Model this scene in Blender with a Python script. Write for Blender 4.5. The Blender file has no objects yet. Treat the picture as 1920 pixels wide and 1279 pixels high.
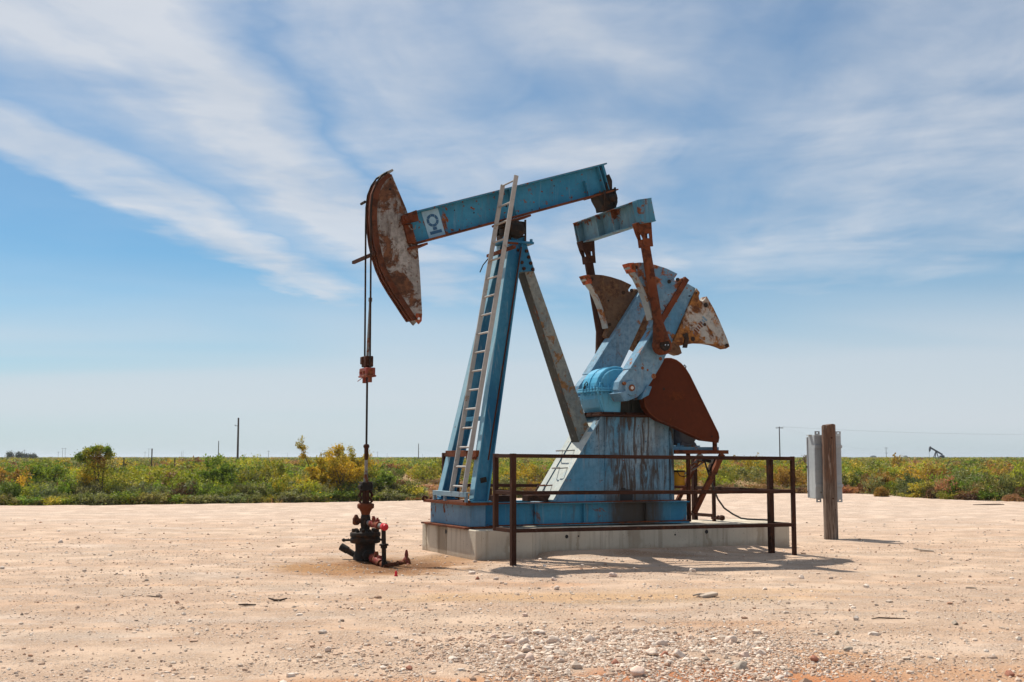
import bpy, bmesh, math, random
import numpy as np
from mathutils import Vector, Matrix
rad = math.radians
scene = bpy.context.scene
COL = scene.collection
random.seed(7)
rng = np.random.default_rng(11)

# ------------------------------------------------------------------ helpers
class MB:
    """collects shapes into one mesh"""
    def __init__(s): s.v = []; s.f = []; s.sm = []
    def add(s, vs, fs, smooth=False):
        b = len(s.v); s.v += [tuple(p) for p in vs]
        for f in fs: s.f.append([b+i for i in f]); s.sm.append(smooth)
        return s
    def box(s, c, d, R=None):
        c = Vector(c); hx, hy, hz = d[0]/2, d[1]/2, d[2]/2
        p = [Vector((x, y, z)) for x in (-hx, hx) for y in (-hy, hy) for z in (-hz, hz)]
        if R is not None: p = [R @ q for q in p]
        return s.add([c+q for q in p], [(0,1,3,2),(4,6,7,5),(0,4,5,1),(2,3,7,6),(0,2,6,4),(1,5,7,3)])
    def span(s, x0, x1, y0, y1, z0, z1):
        return s.box(((x0+x1)/2, (y0+y1)/2, (z0+z1)/2), (x1-x0, y1-y0, z1-z0))
    def prism(s, poly, v0, v1, axis=1):
        """polygon in the u-w plane carried along v (axis 1); axis 2: polygon u-v carried along w; axis 0: v-w along u"""
        n = len(poly)
        def P(a, b, t): return (a, t, b) if axis == 1 else ((a, b, t) if axis == 2 else (t, a, b))
        A = [P(a, b, v0) for a, b in poly]; B = [P(a, b, v1) for a, b in poly]
        fs = [tuple(range(n)), tuple(range(2*n-1, n-1, -1))]
        for i in range(n): j = (i+1) % n; fs.append((i, n+i, n+j, j))
        return s.add(A+B, fs)
    def frame(s, p0, p1, up):
        d = (Vector(p1)-Vector(p0)).normalized(); up = Vector(up)
        x = d.cross(up).normalized(); y = x.cross(d).normalized(); return d, x, y
    def cyl(s, p0, p1, r0, r1=None, n=14, caps=True, smooth=True):
        r1 = r0 if r1 is None else r1
        p0 = Vector(p0); p1 = Vector(p1); d = (p1-p0).normalized()
        up = Vector((0,0,1)) if abs(d.z) < .9 else Vector((1,0,0))
        _, x, y = s.frame(p0, p1, up)
        vs = []
        for p, r in ((p0, r0), (p1, r1)):
            for i in range(n):
                a = 2*math.pi*i/n; vs.append(p + x*math.cos(a)*r + y*math.sin(a)*r)
        s.add(vs, [(i, (i+1) % n, n+(i+1) % n, n+i) for i in range(n)], smooth)
        if caps: s.add(vs, [tuple(range(n-1, -1, -1)), tuple(range(n, 2*n))])
        return s
    def lathe(s, prof, c, axis='z', n=20):
        c = Vector(c); vs = []; m = len(prof)
        for r, h in prof:
            for i in range(n):
                a = 2*math.pi*i/n; A, B = math.cos(a)*r, math.sin(a)*r
                q = {'z': (A, B, h), 'v': (A, h, B), 'u': (h, A, B)}[axis]
                vs.append(c+Vector(q))
        fs = [(k*n+i, k*n+(i+1) % n, (k+1)*n+(i+1) % n, (k+1)*n+i) for k in range(m-1) for i in range(n)]
        s.add(vs, fs, True); s.add(vs, [tuple(range(n-1, -1, -1)), tuple(range((m-1)*n, m*n))])
        return s
    def tube(s, pts, r, n=8):
        pts = [Vector(p) for p in pts]; m = len(pts); vs = []; x = None
        for k, p in enumerate(pts):
            d = (pts[min(k+1, m-1)]-pts[max(k-1, 0)]).normalized()
            if x is None:
                up = Vector((0,0,1)) if abs(d.z) < .9 else Vector((1,0,0)); x = d.cross(up).normalized()
            else: x = (x-d*x.dot(d)).normalized()
            y = x.cross(d); rr = r[k] if isinstance(r, (list, tuple)) else r
            for i in range(n):
                a = 2*math.pi*i/n; vs.append(p+x*math.cos(a)*rr+y*math.sin(a)*rr)
        s.add(vs, [(k*n+i, k*n+(i+1) % n, (k+1)*n+(i+1) % n, (k+1)*n+i) for k in range(m-1) for i in range(n)], True)
        s.add(vs, [tuple(range(n-1, -1, -1)), tuple(range((m-1)*n, m*n))]); return s
    def bar(s, p0, p1, a, b, up=(0,0,1)):
        """rectangular bar: a across (x), b along up"""
        d, x, y = s.frame(p0, p1, up); p0 = Vector(p0); p1 = Vector(p1)
        vs = [p + x*sx*a/2 + y*sy*b/2 for p in (p0, p1) for sx, sy in ((-1,-1),(1,-1),(1,1),(-1,1))]
        return s.add(vs, [(3,2,1,0),(4,5,6,7),(0,1,5,4),(1,2,6,5),(2,3,7,6),(3,0,4,7)])
    def ibeam(s, p0, p1, h, w, tf=.02, tw=.015, up=(0,0,1)):
        """I section, flanges across 'up', web along it"""
        d, x, y = s.frame(p0, p1, up); p0 = Vector(p0); p1 = Vector(p1)
        o = [(-w/2,-h/2),(w/2,-h/2),(w/2,-h/2+tf),(tw/2,-h/2+tf),(tw/2,h/2-tf),(w/2,h/2-tf),(w/2,h/2),(-w/2,h/2),(-w/2,h/2-tf),(-tw/2,h/2-tf),(-tw/2,-h/2+tf),(-w/2,-h/2+tf)]
        n = 12; vs = [p+x*a+y*b for p in (p0, p1) for a, b in o]
        fs = [(11,2,1,0),(10,3,2,11),(9,4,3,10),(8,5,4,9),(7,6,5,8)]
        fs += [tuple(n+i for i in reversed(f)) for f in fs]
        fs += [(i, (i+1) % n, n+(i+1) % n, n+i) for i in range(n)]
        return s.add(vs, fs)
    def bolt(s, c, d, r=.02, h=.02):
        c = Vector(c); d = Vector(d); return s.cyl(c, c+d*h, r, r*.92, 6, smooth=False)
    def build(s, name, mat, parent=None, bevel=0, **k):
        me = bpy.data.meshes.new(name); me.from_pydata(s.v, [], s.f)
        me.polygons.foreach_set('use_smooth', s.sm); me.materials.append(mat)
        bm = bmesh.new(); bm.from_mesh(me); bmesh.ops.recalc_face_normals(bm, faces=bm.faces); bm.to_mesh(me); bm.free()
        me.update(); o = bpy.data.objects.new(name, me); COL.objects.link(o)
        if parent is not None: o.parent = parent
        if bevel:
            b = o.modifiers.new('bevel', 'BEVEL'); b.width = bevel; b.segments = 1; b.limit_method = 'ANGLE'; b.angle_limit = rad(50)
        tag(o, **k); return o
def _split(mb):
    idx = {}; par = []
    def find(a):
        while par[a] != a: par[a] = par[par[a]]; a = par[a]
        return a
    vid = []
    for p in mb.v:
        k = (round(p[0], 4), round(p[1], 4), round(p[2], 4))
        if k not in idx: idx[k] = len(par); par.append(len(par))
        vid.append(idx[k])
    for f in mb.f:
        a = find(vid[f[0]])
        for i in f[1:]: par[find(vid[i])] = a
    out = {}
    for f, sm in zip(mb.f, mb.sm):
        m = out.setdefault(find(vid[f[0]]), MB()); b = len(m.v); m.v += [mb.v[i] for i in f]; m.f.append(tuple(range(b, b+len(f)))); m.sm.append(sm)
    return list(out.values())
def build_each(mb, name, mat, parent, bevel=0):
    for m in _split(mb):
        o = m.build(name, mat, parent, bevel)
        bm = bmesh.new(); bm.from_mesh(o.data); bmesh.ops.remove_doubles(bm, verts=bm.verts, dist=.0003)
        bmesh.ops.recalc_face_normals(bm, faces=bm.faces)
        for e in bm.edges:
            if len(e.link_faces) == 2 and e.calc_face_angle() > rad(45): e.smooth = False
        bm.to_mesh(o.data); bm.free()
def tag(o, label=None, cat=None, group=None, kind=None):
    if label: o['label'] = label
    if cat: o['category'] = cat
    if group: o['group'] = group
    if kind: o['kind'] = kind
    return o
def empty(name, loc, rz=0, **k):
    o = bpy.data.objects.new(name, None); COL.objects.link(o); o.location = loc; o.rotation_euler.z = rz
    o.empty_display_size = .2; tag(o, **k); return o

def np_mesh(name, V, F, mat, cols=None, smooth=False, parent=None, **k):
    V = np.asarray(V, np.float32); F = np.asarray(F, np.int32); n, q = F.shape
    me = bpy.data.meshes.new(name)
    me.vertices.add(len(V)); me.vertices.foreach_set('co', V.ravel())
    me.loops.add(n*q); me.loops.foreach_set('vertex_index', F.ravel())
    me.polygons.add(n); me.polygons.foreach_set('loop_start', np.arange(0, n*q, q, dtype=np.int32))
    me.polygons.foreach_set('use_smooth', np.full(n, smooth))
    if cols is not None:
        a = me.color_attributes.new('tint', 'FLOAT_COLOR', 'POINT')
        c = np.ones((len(V), 4), np.float32); c[:, :3] = cols; a.data.foreach_set('color', c.ravel())
    me.materials.append(mat); me.update(); me.validate()
    o = bpy.data.objects.new(name, me); COL.objects.link(o)
    if parent is not None: o.parent = parent
    tag(o, **k); return o

# value noise in numpy
_perm = rng.random((256, 256))
def vnoise(x, y):
    xi = np.floor(x).astype(int); yi = np.floor(y).astype(int); fx = x-xi; fy = y-yi
    fx = fx*fx*(3-2*fx); fy = fy*fy*(3-2*fy); g = lambda a, b: _perm[a & 255, b & 255]
    return (g(xi, yi)*(1-fx)+g(xi+1, yi)*fx)*(1-fy)+(g(xi, yi+1)*(1-fx)+g(xi+1, yi+1)*fx)*fy
def fbm(x, y, o=4):
    r = 0; a = .5
    for i in range(o): r = r+a*(vnoise(x*2**i+17*i, y*2**i+5*i)-.5); a *= .5
    return r

# ------------------------------------------------------------------ node helpers
def newmat(name):
    m = bpy.data.materials.new(name); m.use_nodes = True; nt = m.node_tree
    b = nt.nodes['Principled BSDF']; return m, nt, b
class G:
    def __init__(s, nt): s.nt = nt
    def n(s, t, **k):
        x = s.nt.nodes.new(t)
        for a, v in k.items(): setattr(x, a, v)
        return x
    def put(s, sock, v):
        if isinstance(v, bpy.types.NodeSocket): s.nt.links.new(v, sock)
        elif v is not None: sock.default_value = v
    def math(s, op, a, b=None, c=None, clamp=False):
        x = s.n('ShaderNodeMath', operation=op, use_clamp=clamp)
        s.put(x.inputs[0], a); s.put(x.inputs[1], b); s.put(x.inputs[2], c); return x.outputs[0]
    def noise(s, vec, scale, detail=4, rough=.55, dist=0):
        x = s.n('ShaderNodeTexNoise'); s.put(x.inputs['Vector'], vec)
        x.inputs['Scale'].default_value = scale; x.inputs['Detail'].default_value = detail
        x.inputs['Roughness'].default_value = rough; x.inputs['Distortion'].default_value = dist; return x.outputs['Fac']
    def map(s, vec, scale=(1,1,1), loc=(0,0,0), rot=(0,0,0)):
        x = s.n('ShaderNodeMapping'); s.put(x.inputs['Vector'], vec)
        x.inputs['Scale'].default_value = scale; x.inputs['Location'].default_value = loc; x.inputs['Rotation'].default_value = rot; return x.outputs[0]
    def ss(s, v, a, b, lo=0., hi=1.):
        x = s.n('ShaderNodeMapRange', interpolation_type='SMOOTHSTEP'); s.put(x.inputs[0], v)
        for i, q in enumerate((a, b, lo, hi)): x.inputs[1+i].default_value = q
        return x.outputs[0]
    def ramp(s, v, stops):
        x = s.n('ShaderNodeValToRGB'); s.put(x.inputs[0], v); e = x.color_ramp.elements
        while len(e) > 1: e.remove(e[-1])
        e[0].position = stops[0][0]; e[0].color = (*stops[0][1], 1)
        for p, c in stops[1:]: q = e.new(p); q.color = (*c, 1)
        return x.outputs[0]
    def mix(s, f, a, b, mode='MIX'):
        x = s.n('ShaderNodeMix', data_type='RGBA', blend_type=mode); s.put(x.inputs[0], f)
        for i, v in ((6, a), (7, b)):
            if isinstance(v, tuple): v = (*v, 1) if len(v) == 3 else v
            s.put(x.inputs[i], v)
        return x.outputs[2]
    def bump(s, h, strength, dist=.01):
        x = s.n('ShaderNodeBump'); x.inputs['Strength'].default_value = strength; x.inputs['Distance'].default_value = dist
        s.put(x.inputs['Height'], h); return x.outputs[0]
def C(*a): return tuple(a)

def weathered(name, c1, c2, rust=((.11,.035,.015),(.23,.085,.03)), amt=.35, scale=2.5, streak=0., scol=(.10,.075,.05),
              rough=.5, edge=0., chips=.0, seed=0., fine=.3, oil=0):
    m, nt, b = newmat(name); g = G(nt)
    oc = g.n('ShaderNodeTexCoord').outputs['Object']; oc = g.map(oc, loc=(seed, seed*1.7, seed*.6))
    big = g.noise(oc, .9*scale/2.5, 3, .5)
    col = g.mix(g.ss(big, .35, .65), c1, c2)
    grime = g.noise(oc, 14, 5, .65)
    col = g.mix(g.ss(grime, .35, .75, 0, fine), col, tuple(x*.55 for x in c1))
    if streak:
        sv = g.map(oc, scale=(7, 7, .8)); sn = g.noise(sv, 1.6, 7, .68, .7)
        sm = g.math('MULTIPLY', g.ss(sn, .5, .66), g.ss(g.noise(oc, .8, 2, .5), .32, .62))
        col = g.mix(g.math('MULTIPLY', sm, streak), col, scol)
        sn2 = g.noise(g.map(oc, scale=(16, 16, .8), loc=(3, 1, 0)), 1.5, 4, .6)
        col = g.mix(g.ss(sn2, .56, .74, 0, min(streak*.6, .3)), col, (.42, .45, .44))
    if oil:    # oil and rust run down the middle of the near face
        sp = g.n('ShaderNodeSeparateXYZ'); g.put(sp.inputs[0], g.n('ShaderNodeTexCoord').outputs['Object'])
        mid = g.math('MULTIPLY', g.ss(sp.outputs[0], 2.45, 2.95), g.ss(sp.outputs[0], 4.0, 3.45))
        run = g.noise(g.map(oc, scale=(4.5, 3, .75), loc=(1, 0, 4)), 1.7, 8, .72, .9)
        col = g.mix(g.math('MULTIPLY', g.math('MULTIPLY', g.ss(run, .43, .56), mid), .92), col, (.062,.040,.025))
        foot = g.math('MULTIPLY', g.ss(g.math('ADD', sp.outputs[2], g.math('MULTIPLY', run, .9)), 1.55, 1.25), mid)
        col = g.mix(g.math('MULTIPLY', foot, .8), col, (.07,.055,.042))
        fle = g.noise(oc, 24, 4, .7); col = g.mix(g.math('MULTIPLY', g.ss(fle, .58, .66), g.ss(g.noise(oc, 1.5, 3), .4, .6)), col, (.05,.10,.15))
    rn = g.noise(oc, scale, 9, .68, .4)
    lo = .72-amt*.5
    rm = g.ss(rn, lo-.025, lo+.045)
    if chips:
        cn = g.noise(oc, scale*4.5, 4, .6); rm = g.math('MAXIMUM', rm, g.ss(cn, .76-chips*.2, .79-chips*.2))
    if edge:
        ge = g.n('ShaderNodeNewGeometry').outputs['Pointiness']
        rm = g.math('MAXIMUM', rm, g.math('MULTIPLY', g.ss(ge, .52, .60), g.ss(g.noise(oc, 9, 3), .4, .6)))
    rc = g.mix(g.ss(g.noise(oc, 11, 5, .7), .35, .68), rust[0], rust[1])
    col = g.mix(rm, col, rc)
    if oil == 2:
        sp = g.n('ShaderNodeSeparateXYZ'); g.put(sp.inputs[0], g.n('ShaderNodeTexCoord').outputs['Object'])
        pu = g.math('ADD', sp.outputs[0], g.math('MULTIPLY_ADD', g.noise(oc, 3, 5, .6), .9, -.45))
        col = g.mix(g.math('MULTIPLY', g.math('MULTIPLY', g.ss(pu, 2.75, 3.05), g.ss(pu, 3.7, 3.45)), .85), col, (.055,.045,.035))
    nt.links.new(col, b.inputs['Base Color']); b.inputs['Specular IOR Level'].default_value = .18
    g.put(b.inputs['Roughness'], g.math('MULTIPLY_ADD', rm, .9-rough, rough))
    h = g.math('ADD', g.math('MULTIPLY', rn, .5), g.math('MULTIPLY', g.noise(oc, 60, 3), .25))
    g.put(b.inputs['Normal'], g.bump(h, .35, .012))
    return m
R1 = ((.10,.032,.014), (.24,.085,.03))
R2 = ((.14,.045,.016), (.34,.15,.05))
M = dict(
 blue=weathered('painted_steel_blue', (.018,.165,.29), (.045,.23,.36), R1, .20, 2.3, rough=.45, streak=.3, chips=.72, edge=0),
 blue_base=weathered('base_steel_blue', (.018,.165,.31), (.05,.24,.37), R1, .16, 1.9, oil=2, streak=.55, rough=.5, chips=.25, edge=0, seed=3),
 blue_leg=weathered('leg_steel_blue', (.016,.135,.255), (.05,.22,.345), R1, -.05, 2.4, rough=.42, streak=.45, scol=(.05,.13,.22), chips=.3, seed=8),
 ped=weathered('pedestal_paint', (.07,.25,.39), (.30,.38,.42), R1, .10, 2.0, streak=1.6, scol=(.05,.042,.033), rough=.6, chips=.3, oil=1, seed=5, fine=.5),
 gear=weathered('gearbox_paint', (.06,.33,.54), (.12,.40,.58), R1, .14, 3, streak=.25, rough=.36, chips=.25, edge=0, seed=12),
 pale=weathered('crank_paint', (.08,.23,.37), (.19,.32,.42), R2, .26, 3, rough=.5, streak=.35, chips=.35, seed=21, fine=.6),
 weight=weathered('counterweight_paint', (.09,.22,.34), (.20,.31,.39), ((.10,.035,.016),(.34,.12,.045)), .47, 2.6, rough=.62, chips=.5, edge=0, seed=31, fine=.6),
 weight_rust=weathered('counterweight_rust', (.12,.065,.038), (.17,.10,.055), ((.07,.032,.018),(.20,.105,.05)), .5, 2.4, rough=.75, seed=37, fine=.7),
 head=weathered('horsehead_paint', (.19,.175,.16), (.36,.345,.32), ((.055,.028,.018),(.17,.075,.038)), .40, 2.4, streak=.9, scol=(.07,.04,.028), rough=.65, chips=.6, seed=41, fine=.8),
 rust=weathered('red_brown_rust', (.115,.030,.011), (.18,.052,.018), ((.05,.016,.008),(.14,.045,.018)), .42, 3, rough=.8, seed=51),
 guardrust=weathered('belt_guard_rust', (.080,.016,.004), (.105,.022,.005), ((.055,.012,.003),(.14,.036,.008)), .28, 1.2, rough=.78, seed=55, fine=.35),
 dark_rust=weathered('dark_rust', (.036,.013,.007), (.06,.023,.012), ((.028,.011,.006),(.09,.034,.016)), .35, 4, rough=.8, seed=61),
 weight_cream=weathered('cream_weight_paint', (.28,.31,.32), (.42,.40,.35), ((.09,.035,.016),(.34,.15,.04)), .52, 1.7, rough=.62, chips=.5, seed=34, fine=.6),
 hubrust=weathered('hub_rust', (.20,.075,.035), (.26,.11,.05), R1, .4, 9, rough=.8, seed=57),
 shade_dark=weathered('painted_shade_dark', (.045,.05,.045), (.075,.075,.062), R1, .2, 4, streak=.4, rough=.7, seed=73),  # shade of the leg underside and gearbox recess, put into the paint
 flange=weathered('sunlit_faded_flange', (.20,.37,.46), (.30,.46,.53), R1, .02, 3, streak=.4, scol=(.09,.24,.36), rough=.45, chips=.35, seed=78),  # sun brightness on the front flange put into paler paint, some fading too
 sunlit_edge=weathered('sunlit_edge_paint', (.24,.28,.29), (.33,.35,.33), R2, .34, 5, rough=.6, seed=29),  # sunlight on the weight's edge face, put into the paint
 rim=weathered('horsehead_rim_rust', (.085,.026,.012), (.125,.040,.018), ((.045,.016,.009),(.11,.04,.018)), .42, 3, rough=.8, seed=52),
 orange=weathered('orange_warning_paint', (.42,.085,.03), (.30,.075,.035), R1, .42, 7, rough=.6, seed=66),
 rear=weathered('rear_leg_paint', (.15,.19,.195), (.24,.255,.225), ((.14,.075,.035),(.26,.15,.07)), .36, 6.5, streak=.3, rough=.62, chips=.4, seed=71, fine=.7),
 alu=weathered('ladder_metal', (.33,.32,.30), (.42,.405,.38), ((.22,.16,.11),(.33,.26,.2)), .22, 5, rough=.5, seed=81),
 black=weathered('black_greasy_metal', (.014,.012,.010), (.026,.021,.017), ((.03,.017,.011),(.06,.032,.018)), .4, 6, rough=.72, seed=91),
 red=weathered('red_valve_paint', (.24,.032,.024), (.19,.038,.028), R1, .45, 9, rough=.5, seed=95),
 redcap=weathered('bright_red_cap', (.62,.03,.04), (.55,.03,.04), R1, .05, 9, rough=.4, seed=96, fine=.1),
 grey=weathered('galvanised_grey', (.33,.36,.38), (.40,.43,.44), R1, .0, 4, streak=.25, scol=(.22,.22,.21), rough=.45, seed=97, fine=.25),
 pipe=weathered('grey_pipe', (.16,.16,.15), (.24,.23,.21), R1, .3, 7, rough=.5, seed=98),
 yellow=weathered('yellow_paint', (.70,.33,.02), (.62,.28,.02), R1, .12, 6, rough=.5, seed=99),
 logo=weathered('pale_blue_emblem_paint', (.27,.45,.57), (.32,.50,.60), R1, .06, 4, rough=.45, seed=104),
 logodark=weathered('emblem_dark_blue_paint', (.035,.10,.20), (.045,.13,.24), R1, .04, 4, rough=.5, seed=105),
)
def concrete():
    m, nt, b = newmat('weathered_concrete'); g = G(nt); oc = g.n('ShaderNodeTexCoord').outputs['Object']
    col = g.mix(g.ss(g.noise(oc, 1.3, 5), .3, .7), (.46,.405,.315), (.57,.51,.405))
    st = g.noise(g.map(oc, scale=(7, 7, .35)), 1.2, 6, .65)
    col = g.mix(g.ss(st, .50, .66, 0, .45), col, (.23,.175,.115))
    st2 = g.noise(g.map(oc, scale=(2.2, 2.2, .15), loc=(4, 1, 0)), 1.3, 3, .5)
    col = g.mix(g.ss(st2, .62, .68, 0, .8), col, (.17,.115,.065))
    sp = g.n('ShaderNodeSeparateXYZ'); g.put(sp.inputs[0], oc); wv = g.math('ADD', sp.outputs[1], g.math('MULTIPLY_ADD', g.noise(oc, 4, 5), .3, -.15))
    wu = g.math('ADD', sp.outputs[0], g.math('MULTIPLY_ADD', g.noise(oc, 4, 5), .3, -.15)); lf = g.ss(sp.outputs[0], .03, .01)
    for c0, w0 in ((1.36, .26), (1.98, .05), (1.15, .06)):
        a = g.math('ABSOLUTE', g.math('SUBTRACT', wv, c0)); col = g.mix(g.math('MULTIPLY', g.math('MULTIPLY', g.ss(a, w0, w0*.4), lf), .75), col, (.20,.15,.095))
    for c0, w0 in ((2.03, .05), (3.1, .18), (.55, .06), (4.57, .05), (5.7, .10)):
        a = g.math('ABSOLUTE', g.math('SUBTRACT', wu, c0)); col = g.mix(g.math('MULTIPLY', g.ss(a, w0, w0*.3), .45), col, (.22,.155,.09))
    col = g.mix(g.ss(g.math('ADD', sp.outputs[2], g.math('MULTIPLY', g.noise(oc, 7, 5, .65), .25)), .25, .10, 0, .65), col, (.36,.25,.165))
    pits = g.n('ShaderNodeTexVoronoi'); g.put(pits.inputs['Vector'], oc); pits.inputs['Scale'].default_value = 26
    pm = g.math('MULTIPLY', g.ss(pits.outputs['Distance'], .18, .1), g.ss(g.noise(oc, 3, 3), .52, .62))
    col = g.mix(pm, col, (.12,.10,.08)); nt.links.new(col, b.inputs['Base Color']); b.inputs['Roughness'].default_value = .9
    g.put(b.inputs['Normal'], g.bump(g.math('SUBTRACT', g.noise(oc, 22, 8, .7), pm), .5, .015)); return m
def wood():
    m, nt, b = newmat('weathered_post_wood'); g = G(nt); oc = g.n('ShaderNodeTexCoord').outputs['Object']
    gr = g.noise(g.map(oc, scale=(26, 26, .9)), 2.2, 7, .7, .2)
    z = g.n('ShaderNodeSeparateXYZ'); g.put(z.inputs[0], oc)
    low = g.ss(g.math('ADD', z.outputs[2], g.math('MULTIPLY', g.noise(oc, 3, 3), .8)), 1.15, 1.75)
    base = g.mix(low, (.22,.165,.125), (.17,.085,.048))
    col = g.mix(g.ss(gr, .40, .60), base, (.075,.045,.03))
    col = g.mix(g.ss(g.noise(g.map(oc, scale=(14, 14, 1.5), loc=(2, 0, 0)), 2, 4), .55, .7, 0, .5), col, (.40,.31,.25))
    nt.links.new(col, b.inputs['Base Color']); b.inputs['Roughness'].default_value = .92
    g.put(b.inputs['Normal'], g.bump(gr, .8, .02)); return m
def flat(name, c, rough=.7, metal=0):
    m, nt, b = newmat(name); g = G(nt); oc = g.n('ShaderNodeTexCoord').outputs['Object']
    col = g.mix(g.ss(g.noise(oc, 5, 4), .3, .7), c, tuple(x*.75 for x in c)); nt.links.new(col, b.inputs['Base Color'])
    b.inputs['Roughness'].default_value = rough; b.inputs['Metallic'].default_value = metal; return m
M['concrete'] = concrete(); M['wood'] = wood()
M['hole'] = flat('opening_shade', (.012,.010,.009)); M['rubber'] = flat('black_rubber', (.022,.02,.018), .5)  # hole: solid near-black pieces, the shade inside openings put into colour
M['pole'] = flat('dark_pole_wood', (.075,.058,.048), .9); M['paleline'] = flat('far_grey_metal', (.22,.23,.25), .8)
M['glint'] = flat('worn_bright_steel', (.5,.5,.5), .25, .8)

# ------------------------------------------------------------------ camera and light
HC = 1.55
PITCH = math.atan((856.5-639.5)/2214.)
cd = bpy.data.cameras.new('camera'); cam = bpy.data.objects.new('camera', cd); COL.objects.link(cam)
cam.location = (0, 0, HC); cam.rotation_euler = (rad(90)+PITCH, 0, 0)
cd.sensor_width = 36; cd.lens = 2214./1920*36; cd.clip_start = .1; cd.clip_end = 30000
scene.camera = cam
SUN_EL, SUN_AZ = rad(57), rad(-40)      # azimuth from +Y towards +X
sdir = Vector((math.sin(SUN_AZ)*math.cos(SUN_EL), math.cos(SUN_AZ)*math.cos(SUN_EL), math.sin(SUN_EL)))
sl = bpy.data.lights.new('sun', 'SUN'); sl.energy = 5.0; sl.angle = rad(.55); sl.color = (1, .935, .83)
so = bpy.data.objects.new('sun', sl); COL.objects.link(so); so.rotation_euler = (-sdir).to_track_quat('-Z', 'Y').to_euler()
so.location = (0, 20, 30)
scene.view_settings.view_transform = 'Standard'; scene.view_settings.look = 'None'
scene.view_settings.exposure = 0.34; scene.view_settings.gamma = 1

w = bpy.data.worlds.new('World'); scene.world = w; w.use_nodes = True; nt = w.node_tree; g = G(nt)
bg = nt.nodes['Background']
sky = g.n('ShaderNodeTexSky'); sky.sky_type = 'NISHITA'; sky.sun_disc = False; sky.sun_elevation = SUN_EL; sky.sun_rotation = SUN_AZ
sky.air_density = 1.0; sky.dust_density = .6; sky.ozone_density = 2.2; sky.altitude = 900
sep = g.n('ShaderNodeSeparateXYZ'); g.put(sep.inputs[0], g.n('ShaderNodeTexCoord').outputs['Generated'])
X, Y, Z = sep.outputs
# cirrus sheet seen in perspective: a = position across the streaks, b = distance along them
az = math.atan(240/2214.)
Zc = g.math('MAXIMUM', Z, .012)
ac = g.math('DIVIDE', g.math('SUBTRACT', g.math('MULTIPLY', X, math.cos(az)), g.math('MULTIPLY', Y, math.sin(az))), Zc)
bc = g.math('DIVIDE', g.math('ADD', g.math('MULTIPLY', X, math.sin(az)), g.math('MULTIPLY', Y, math.cos(az))), Zc)
cv = g.n('ShaderNodeCombineXYZ'); g.put(cv.inputs[0], ac); g.put(cv.inputs[1], bc); cv = cv.outputs[0]
warp = g.noise(g.map(cv, scale=(1.1, .55, 1)), 1.3, 4, .55)
warp2 = g.noise(g.map(cv, scale=(1, 1, 1), loc=(7, 3, 0)), 2.4, 6, .62)
aw = g.math('ADD', ac, g.math('ADD', g.math('MULTIPLY_ADD', warp, .9, -.45), g.math('MULTIPLY_ADD', warp2, .26, -.13)))
def R(v): return (v, v, v)
STOPS = [(-3.3,.12),(-2.6,.08),(-2.18,.08),(-2.0,.80),(-1.84,.80),(-1.66,.30),(-1.5,.50),(-1.34,.95),(-1.12,1.),(-.97,.62),(-.86,.25),(-.74,.62),(-.58,.72),(-.42,.50),(-.28,.78),(-.10,1.),(.06,.80),(.2,.48),(.34,.52),(.55,.70),(.8,.58),(1.0,.70),(1.3,.55),(1.6,.66),(1.95,.40),(2.6,.45)]
band = g.ramp(g.math('MULTIPLY_ADD', aw, 1/6., .55), [(v/6.+.55, R(t)) for v, t in STOPS])
fib = g.noise(g.map(cv, scale=(1.9, .8, 1), loc=(1, 9, 0)), 1.5, 7, .56, .6)
puff = g.noise(g.map(cv, scale=(1, 1.1, 1), loc=(2, 5, 0)), .75, 8, .56, .35)
den = g.math('MULTIPLY', band, g.math('ADD', g.ss(fib, .28, .66, .68, 1.02), g.ss(puff, .28, .68, -.30, .34)), clamp=True)
# the sheet thins out far away (low in the sky), more on the left streak less
fade = g.ss(g.math('ADD', bc, g.math('MULTIPLY', warp, 2.2)), 5.2, 12.0, 1., .0)
fade = g.math('MAXIMUM', fade, g.math('MULTIPLY', g.ss(aw, -1.45, -1.7), g.ss(bc, 6.3, 9.5, 1., 0.)))
den = g.math('MULTIPLY', den, fade)
# thin flat layers low over the horizon
lowv = g.n('ShaderNodeCombineXYZ'); g.put(lowv.inputs[0], g.math('MULTIPLY', X, 1.3)); g.put(lowv.inputs[1], g.math('MULTIPLY', Y, 1.3)); g.put(lowv.inputs[2], g.math('MULTIPLY', Z, 13))
lown = g.noise(lowv.outputs[0], .9, 3, .45, .4)
low = g.math('MULTIPLY', g.ss(lown, .30, .66), g.math('MULTIPLY', g.ss(Z, .18, .08), g.ss(Z, -.01, .03)))
den = g.math('MAXIMUM', den, g.math('MULTIPLY', low, .8))
tinted = g.mix(1., sky.outputs[0], (.70, 1.08, 1.20, 1), 'MULTIPLY')
# clouds: lit white a little dimmer than a full overcast
cloudc = g.mix(g.math('ADD', g.math('MULTIPLY', g.math('SUBTRACT', g.ss(puff, .3, .75), .5), g.ss(bc, 8.5, 5.5)), .5), (7.3, 7.9, 8.8, 1), (9.6, 9.8, 10.2, 1))
hz = g.ss(Z, .13, -.01)
hzc = g.mix(g.math('MULTIPLY', hz, .7), tinted, (7.4, 8.0, 9.0, 1))
out = g.mix(g.math('MULTIPLY', den, .86), hzc, cloudc)
g.put(bg.inputs[0], out); bg.inputs[1].default_value = .063

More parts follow.
